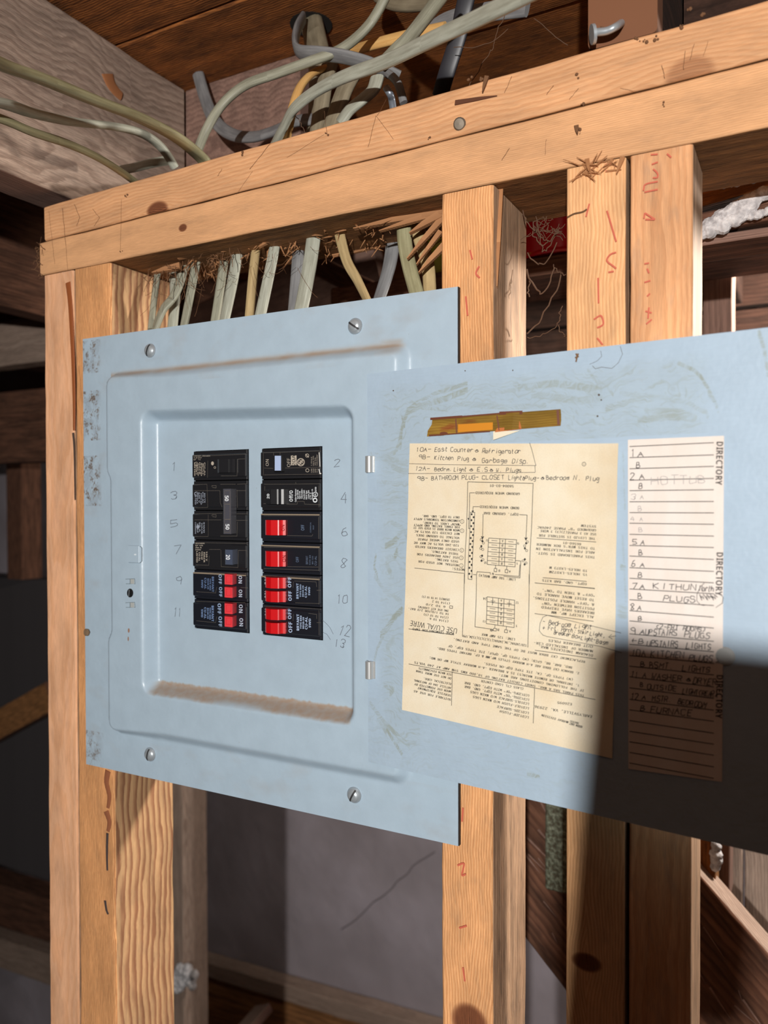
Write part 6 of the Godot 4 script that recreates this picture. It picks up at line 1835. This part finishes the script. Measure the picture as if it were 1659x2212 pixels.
func cables() -> void:
	var gray := sheath(rgb8(120, 118, 102), rgb8(166, 166, 148), 81)
	var pale := sheath(rgb8(140, 140, 126), rgb8(184, 186, 172), 82)
	var olive := sheath(rgb8(126, 120, 90), rgb8(170, 166, 132), 83)
	var yellow := sheath(rgb8(196, 146, 84), rgb8(226, 184, 120), 84)
	var slate := sheath(rgb8(104, 104, 106), rgb8(142, 142, 142), 85)
	var blackc := mat(rgb8(38, 38, 44), 0.45)
	var tanc := sheath(rgb8(156, 134, 96), rgb8(200, 176, 130), 86)
	var muddy := sheath(rgb8(110, 100, 82), rgb8(148, 138, 116), 87)
	var ga := "wires entering the panel"
	var zt := -0.030
	# between the beam and the panel
	var low := [
		["thin grey-green cable nearest the left stud, entering the panel", [[341, 590, -0.05], [334, 640, -0.045], [326, 712, -0.035]], 0.0062, 0.0055, gray, 0.0],
		["grey cable bending leftward, second from the left stud", [[404, 556, -0.05], [380, 632, -0.042], [352, 670, -0.038], [334, 716, -0.035]], 0.0100, 0.0055, gray, 0.6],
		["short pale cable behind the bending one", [[376, 590, -0.06], [378, 640, -0.055], [372, 712, -0.05]], 0.0105, 0.006, pale, 0.0],
		["narrow grey cable just right of the bending one", [[425, 560, -0.045], [412, 630, -0.04], [397, 708, -0.033]], 0.0088, 0.005, gray, 0.3],
		["grey-green cable, left of a close pair over the panel", [[486, 550, -0.055], [476, 620, -0.05], [464, 700, -0.045]], 0.0086, 0.006, gray, 0.0],
		["pale grey cable, right of the close pair over the panel", [[513, 545, -0.045], [502, 610, -0.04], [484, 696, -0.033]], 0.0108, 0.006, pale, 0.3],
		["tan straight cable in the middle of the row over the panel", [[554, 530, -0.045], [546, 600, -0.04], [538, 692, -0.035]], 0.0080, 0.007, tanc, 0.0],
		["grey cable tapering edge-on, right of the tan one", [[596, 520, -0.045], [582, 590, -0.04], [561, 688, -0.034]], 0.0094, 0.0055, pale, -0.6],
		["blue-grey cable behind the wide pale one", [[646, 515, -0.065], [641, 590, -0.06], [634, 682, -0.055]], 0.0108, 0.006, slate, 0.0],
		["widest pale grey cable, near the middle of the panel top", [[680, 495, -0.042], [668, 580, -0.036], [649, 676, -0.030]], 0.0128, 0.0062, pale, 0.15],
		["light tan cable slanting right, twisted into two strands", [[730, 490, -0.045], [748, 560, -0.04], [772, 605, -0.037], [798, 658, -0.032]], 0.0092, 0.005, tanc, 1.0],
		["dark grey cable slanting left behind the tan ones", [[850, 520, -0.085], [840, 580, -0.08], [816, 655, -0.075]], 0.0128, 0.006, slate, 0.5],
		["broad tan-olive cable under the torn wood", [[872, 470, -0.040], [874, 520, -0.038], [884, 575, -0.036], [902, 640, -0.031]], 0.0118, 0.007, olive, 0.2],
		["pale tan cable nearest the knotted stud", [[898, 470, -0.050], [908, 520, -0.048], [924, 570, -0.046], [929, 636, -0.042]], 0.0108, 0.0065, tanc, 0.2]]
	for q in low: cable(q[0], q[1], q[2], q[3], q[4], ga, Vector3(0.2, 0, 1), -1.0, q[5])
	# above the beam
	var gb := "wires over the top beam"
	cable("thick grey-green cable at the upper left, topmost of three along the grey joist", [[-120, 75, 0.24], [0, 138, 0.19], [90, 170, 0.155], [200, 215, 0.11], [300, 254, 0.065], [380, 296, 0.02], [432, 338, -0.020], [452, 362, -0.030]], 0.0146, 0.0075, olive, gb, Vector3(0.5, 0, 1))
	cable("middle grey cable along the grey joist, shaded by the one above", [[-120, 205, 0.20], [0, 222, 0.155], [70, 244, 0.12], [150, 262, 0.08], [250, 274, 0.03], [310, 290, 0.0], [350, 320, -0.025], [378, 362, -0.040]], 0.0125, 0.0065, pale, gb, Vector3(0.2, 0.6, 1), 0.0085)
	cable("lowest brownish cable along the grey joist", [[-120, 222, 0.19], [0, 256, 0.145], [70, 285, 0.115], [150, 312, 0.075], [220, 345, 0.035], [285, 388, -0.012], [305, 408, -0.025]], 0.0115, 0.0065, olive, gb, Vector3(0.4, 0.2, 1))
	cable("short pale cable lying on the left end of the beam", [[258, 368, -0.05], [290, 362, -0.045], [330, 352, -0.04], [372, 345, -0.05]], 0.009, 0.005, pale, gb)
	cable("arching olive-grey cable rising from the beam beside the grey joist", [[422, 340, -0.030], [445, 282, -0.025], [480, 226, -0.030], [530, 184, -0.035], [600, 158, -0.04], [672, 132, -0.045], [740, 104, -0.05], [800, 50, -0.05], [845, -30, -0.05]], 0.0090, 0.0065, gray, gb)
	cable("grey cable dropping from the ceiling and curling along the beam", [[428, 160, -0.165], [444, 215, -0.155], [465, 262, -0.14], [500, 290, -0.125], [545, 296, -0.11], [590, 284, -0.10], [640, 262, -0.09], [690, 258, -0.085]], 0.0135, 0.0075, slate, gb, Vector3(0.1, 0.3, 1))
	cable("thick brownish sheathed cable hanging out of the hole in the ceiling", [[664, -12, -0.175], [671, 35, -0.150], [680, 80, -0.128], [689, 125, -0.112], [692, 170, -0.10], [690, 240, -0.095], [684, 300, -0.09]], 0.0235, 0.0150, muddy, gb)
	cable("grey looped cable bent round the thick hanging one", [[655, 40, -0.12], [643, 62, -0.085], [638, 92, -0.065], [648, 112, -0.055], [690, 116, -0.05], [740, 122, -0.05], [800, 138, -0.055], [862, 166, -0.07]], 0.0125, 0.006, slate, gb, Vector3(0.0, -0.7, 1), -1.0, 0.5)
	cable("yellow-tan cable running right behind the grey ones", [[715, 122, -0.105], [760, 110, -0.10], [810, 95, -0.08], [885, 76, -0.075], [960, 60, -0.07]], 0.0105, 0.006, yellow, gb, Vector3(0, 0.2, 1))
	cable("yellow-tan cable curving down onto the beam", [[616, 310, -0.05], [626, 264, -0.04], [634, 228, -0.035], [650, 186, -0.045], [676, 158, -0.06], [706, 146, -0.075]], 0.0088, 0.0062, yellow, gb)
	cable("long grey-green cable sweeping up to the right from the beam", [[590, 318, -0.045], [612, 276, -0.030], [636, 234, -0.018], [682, 197, -0.012], [743, 166, 0.0], [835, 132, 0.015], [927, 88, 0.035], [1020, 45, 0.055], [1112, 0, 0.075], [1190, -40, 0.09]], 0.0098, 0.0062, pale, gb, Vector3(0.2, 0.2, 1), 0.0128)
	cable("grey-green cable crossing behind the long sweeping one", [[826, 140, -0.01], [855, 110, -0.005], [885, 80, 0.0], [946, 2, 0.02], [985, -50, 0.03]], 0.0118, 0.0065, gray, gb)
	cable("flat black cable hanging behind the grey ones", [[1030, -80, -0.03], [1004, 10, -0.04], [990, 77, -0.045], [964, 160, -0.05], [950, 210, -0.06]], 0.0135, 0.004, blackc, gb, Vector3(0.3, 0, 1))
	cable("dull grey cable far behind, running to the upper right", [[860, 110, -0.10], [897, 92, -0.10], [960, 48, -0.09], [1040, 28, -0.08], [1140, 14, -0.07]], 0.0150, 0.006, slate, gb)
	cable("first dusty grey cable standing behind the beam", [[712, 140, -0.075], [700, 190, -0.07], [690, 262, -0.065], [684, 300, -0.06]], 0.0160, 0.008, muddy, gb)
	cable("second dusty grey cable standing behind the beam", [[760, 165, -0.07], [742, 200, -0.065], [722, 256, -0.06], [708, 300, -0.055]], 0.0160, 0.008, muddy, gb)
	cable("pale cable bending over the beam under the long sweeping one", [[815, 168, -0.055], [806, 194, -0.05], [784, 214, -0.045], [755, 238, -0.045], [735, 266, -0.045]], 0.0125, 0.007, pale, gb)
	cable("brown-grey cable crossing the top edge of the picture", [[820, -12, -0.12], [850, 4, -0.11], [885, 8, -0.10], [930, 4, -0.09]], 0.0150, 0.008, muddy, gb)
	cable("thin bare-ended cable poking up behind the beam", [[838, 158, -0.06], [852, 170, -0.05], [862, 186, -0.045], [872, 222, -0.045]], 0.0065, 0.0055, slate, gb)
	cable("short metallic cable end above the beam", [[834, 190, -0.03], [842, 202, -0.03], [846, 214, -0.035], [850, 240, -0.04]], 0.0056, 0.0056, mat(rgb8(150, 158, 170), 0.3, 0.6), gb)
	# embossed lettering on the topmost cable is left to its sheath; a knotted chip on the grey joist
	var s := nst()
	for q in [[[232, 160], [238, 178], [248, 194], [262, 208]]]:
		var pts := []
		for e in q:
			var d := ray(e[0], e[1])
			pts.append(CAMP + d * ((-0.0405 - CAMP.x) / d.x))
		org = Vector3.ZERO
		tube(s, pts, 0.017, 0.003, Vector3(1, 0, 0), 10, 5, 0.010)
	solo("wood_knot", s, mat(rgb8(150, 96, 58), 0.85), "brown split knot on the side of the grey joist", "knot")

# ---------------------------------------------------------------- dust, webs and lint
func strand(s: SurfaceTool, a: Vector3, b: Vector3, w: float, sag: float, n := 7) -> void:
	var pts := []
	for k in n + 1:
		var f := float(k) / n
		pts.append(a.lerp(b, f) + Vector3(0, -sag * 4 * f * (1 - f), 0) + Vector3(rng.randf_range(-1, 1), rng.randf_range(-1, 1), rng.randf_range(-1, 1)) * w * 1.2)
	tube(s, pts, w, w, Vector3(0, 0, 1), 4, 2)

func debris() -> void:
	org = Vector3.ZERO
	var s := nst()
	for q in [[1130, 455, 1160, 500, 0.004], [1150, 480, 1205, 500, 0.010], [1160, 470, 1172, 540, 0.002], [1205, 490, 1170, 545, 0.004], [1140, 545, 1205, 525, 0.012], [1140, 580, 1200, 575, 0.018], [1195, 570, 1228, 590, 0.004], [1215, 590, 1140, 720, 0.006], [1140, 728, 1205, 700, 0.003], [1205, 700, 1225, 730, 0.002], [1205, 700, 1212, 660, 0.002], [1145, 600, 1140, 640, 0.0], [1150, 500, 1185, 520, 0.006]]:
		strand(s, at(q[0], q[1], -0.055), at(q[2], q[3], -0.050), rng.randf_range(0.0006, 0.0013), q[4], 10)
	for k in 40:
		var a := at(1172 + rng.randf_range(-26, 30), 492 + rng.randf_range(-16, 14), -0.055)
		strand(s, a, a + Vector3(rng.randf_range(-0.008, 0.008), rng.randf_range(-0.008, 0.008), 0), 0.0005, 0.0, 3)
	solo("cobweb", s, M.web, "dusty brown cobweb strung between two studs in front of the red can", "cobweb", "", "stuff")
	s = nst()
	for q in [[1012, 190, 1060, 110, 0.0], [1060, 110, 1075, 60, 0.002], [1075, 60, 1100, 0, 0.004], [980, 100, 1100, 62, 0.006], [1155, 40, 1225, 98, 0.0], [640, 250, 662, 290, 0.0]]:
		strand(s, at(q[0], q[1], -0.03), at(q[2], q[3], -0.03), 0.0006, q[4], 9)
	solo("cobweb", s, M.web, "thin dusty web strands above the beam under the brown joist end", "cobweb", "", "stuff")
	s = nst()
	for k in 100:
		var px := rng.randf_range(300, 520)
		var a := at(px, 600 - (px - 300) * 0.27 + rng.randf_range(-12, 6), rng.randf_range(-0.06, -0.015))
		strand(s, a, a + Vector3(rng.randf_range(-0.012, 0.012), rng.randf_range(-0.022, 0.004), rng.randf_range(-0.004, 0.006)), rng.randf_range(0.0003, 0.0007), 0.0, 4)
	for k in 40:
		var px := rng.randf_range(330, 700)
		var a := at(px, 590 - (px - 300) * 0.20 + rng.randf_range(0, 60), rng.randf_range(-0.03, -0.02))
		strand(s, a, a + Vector3(rng.randf_range(-0.02, 0.02), rng.randf_range(-0.03, 0.01), 0), 0.0003, 0.002, 5)
	solo("lint", s, M.fuzz, "dark clumps of lint hanging among the wires under the beam", "lint", "", "stuff")
	s = nst()
	for k in 60:
		var a := at(rng.randf_range(80, 98), rng.randf_range(530, 592), rng.randf_range(-0.05, -0.002))
		strand(s, a, a + Vector3(rng.randf_range(-0.008, 0.010), rng.randf_range(-0.008, 0.008), rng.randf_range(0.0, 0.004)), rng.randf_range(0.0004, 0.0009), 0.0, 3)
	solo("lint", s, M.fuzz, "tangled lint on the left end of the lower beam", "lint", "", "stuff")
	# scratches of dust clinging to the beams and studs
	s = nst()
	for q in [[105, 455, 112, 515], [135, 450, 142, 530], [142, 530, 146, 585], [112, 515, 118, 570], [160, 440, 172, 470], [172, 470, 165, 488], [200, 452, 215, 470], [215, 470, 203, 488], [262, 430, 260, 545], [540, 365, 590, 300], [545, 370, 510, 420], [700, 240, 706, 290], [795, 318, 812, 250], [815, 250, 835, 215], [812, 250, 850, 300], [620, 340, 700, 290], [1105, 165, 1090, 200], [1180, 205, 1195, 185], [1250, 190, 1230, 215], [1430, 140, 1436, 170], [1480, 110, 1476, 150], [1500, 95, 1490, 130], [1530, 90, 1520, 120], [1180, 300, 1178, 335], [1255, 275, 1252, 290], [1340, 190, 1385, 200], [1085, 345, 1100, 320], [480, 365, 470, 380], [170, 790, 178, 870], [180, 880, 190, 950]]:
		strand(s, at(q[0], q[1], -0.0033), at(q[2], q[3], -0.0033), rng.randf_range(0.00014, 0.0003), 0.0, 6)
	for q in [[1015, 170], [1037, 172], [1246, 165], [1258, 228], [1435, 225], [1490, 20], [1520, 30], [1300, 62], [1475, 56], [1378, 85], [1392, 88], [1418, 82], [275, 425], [705, 292], [1253, 280], [262, 545], [520, 330], [930, 300]]:
		for k in 3:
			lathe(s, at(q[0] + rng.randf_range(-5, 5), q[1] + rng.randf_range(-5, 5), -0.0036), Vector3(rng.randf() - 0.5, rng.randf() - 0.5, rng.randf() - 0.5), blob(rng.randf_range(0.0004, 0.0013)), 6)
	for q in [[1052, 165, 1042, 200], [1245, 272, 1247, 290]]:
		splinter(s, at(q[0], q[1], -0.003), at(q[2], q[3], -0.002), 0.003, 0.0010)
	solo("lint", s, M.fuzz, "fine dusty threads and crumbs clinging to the faces of the beams", "lint", "", "stuff")
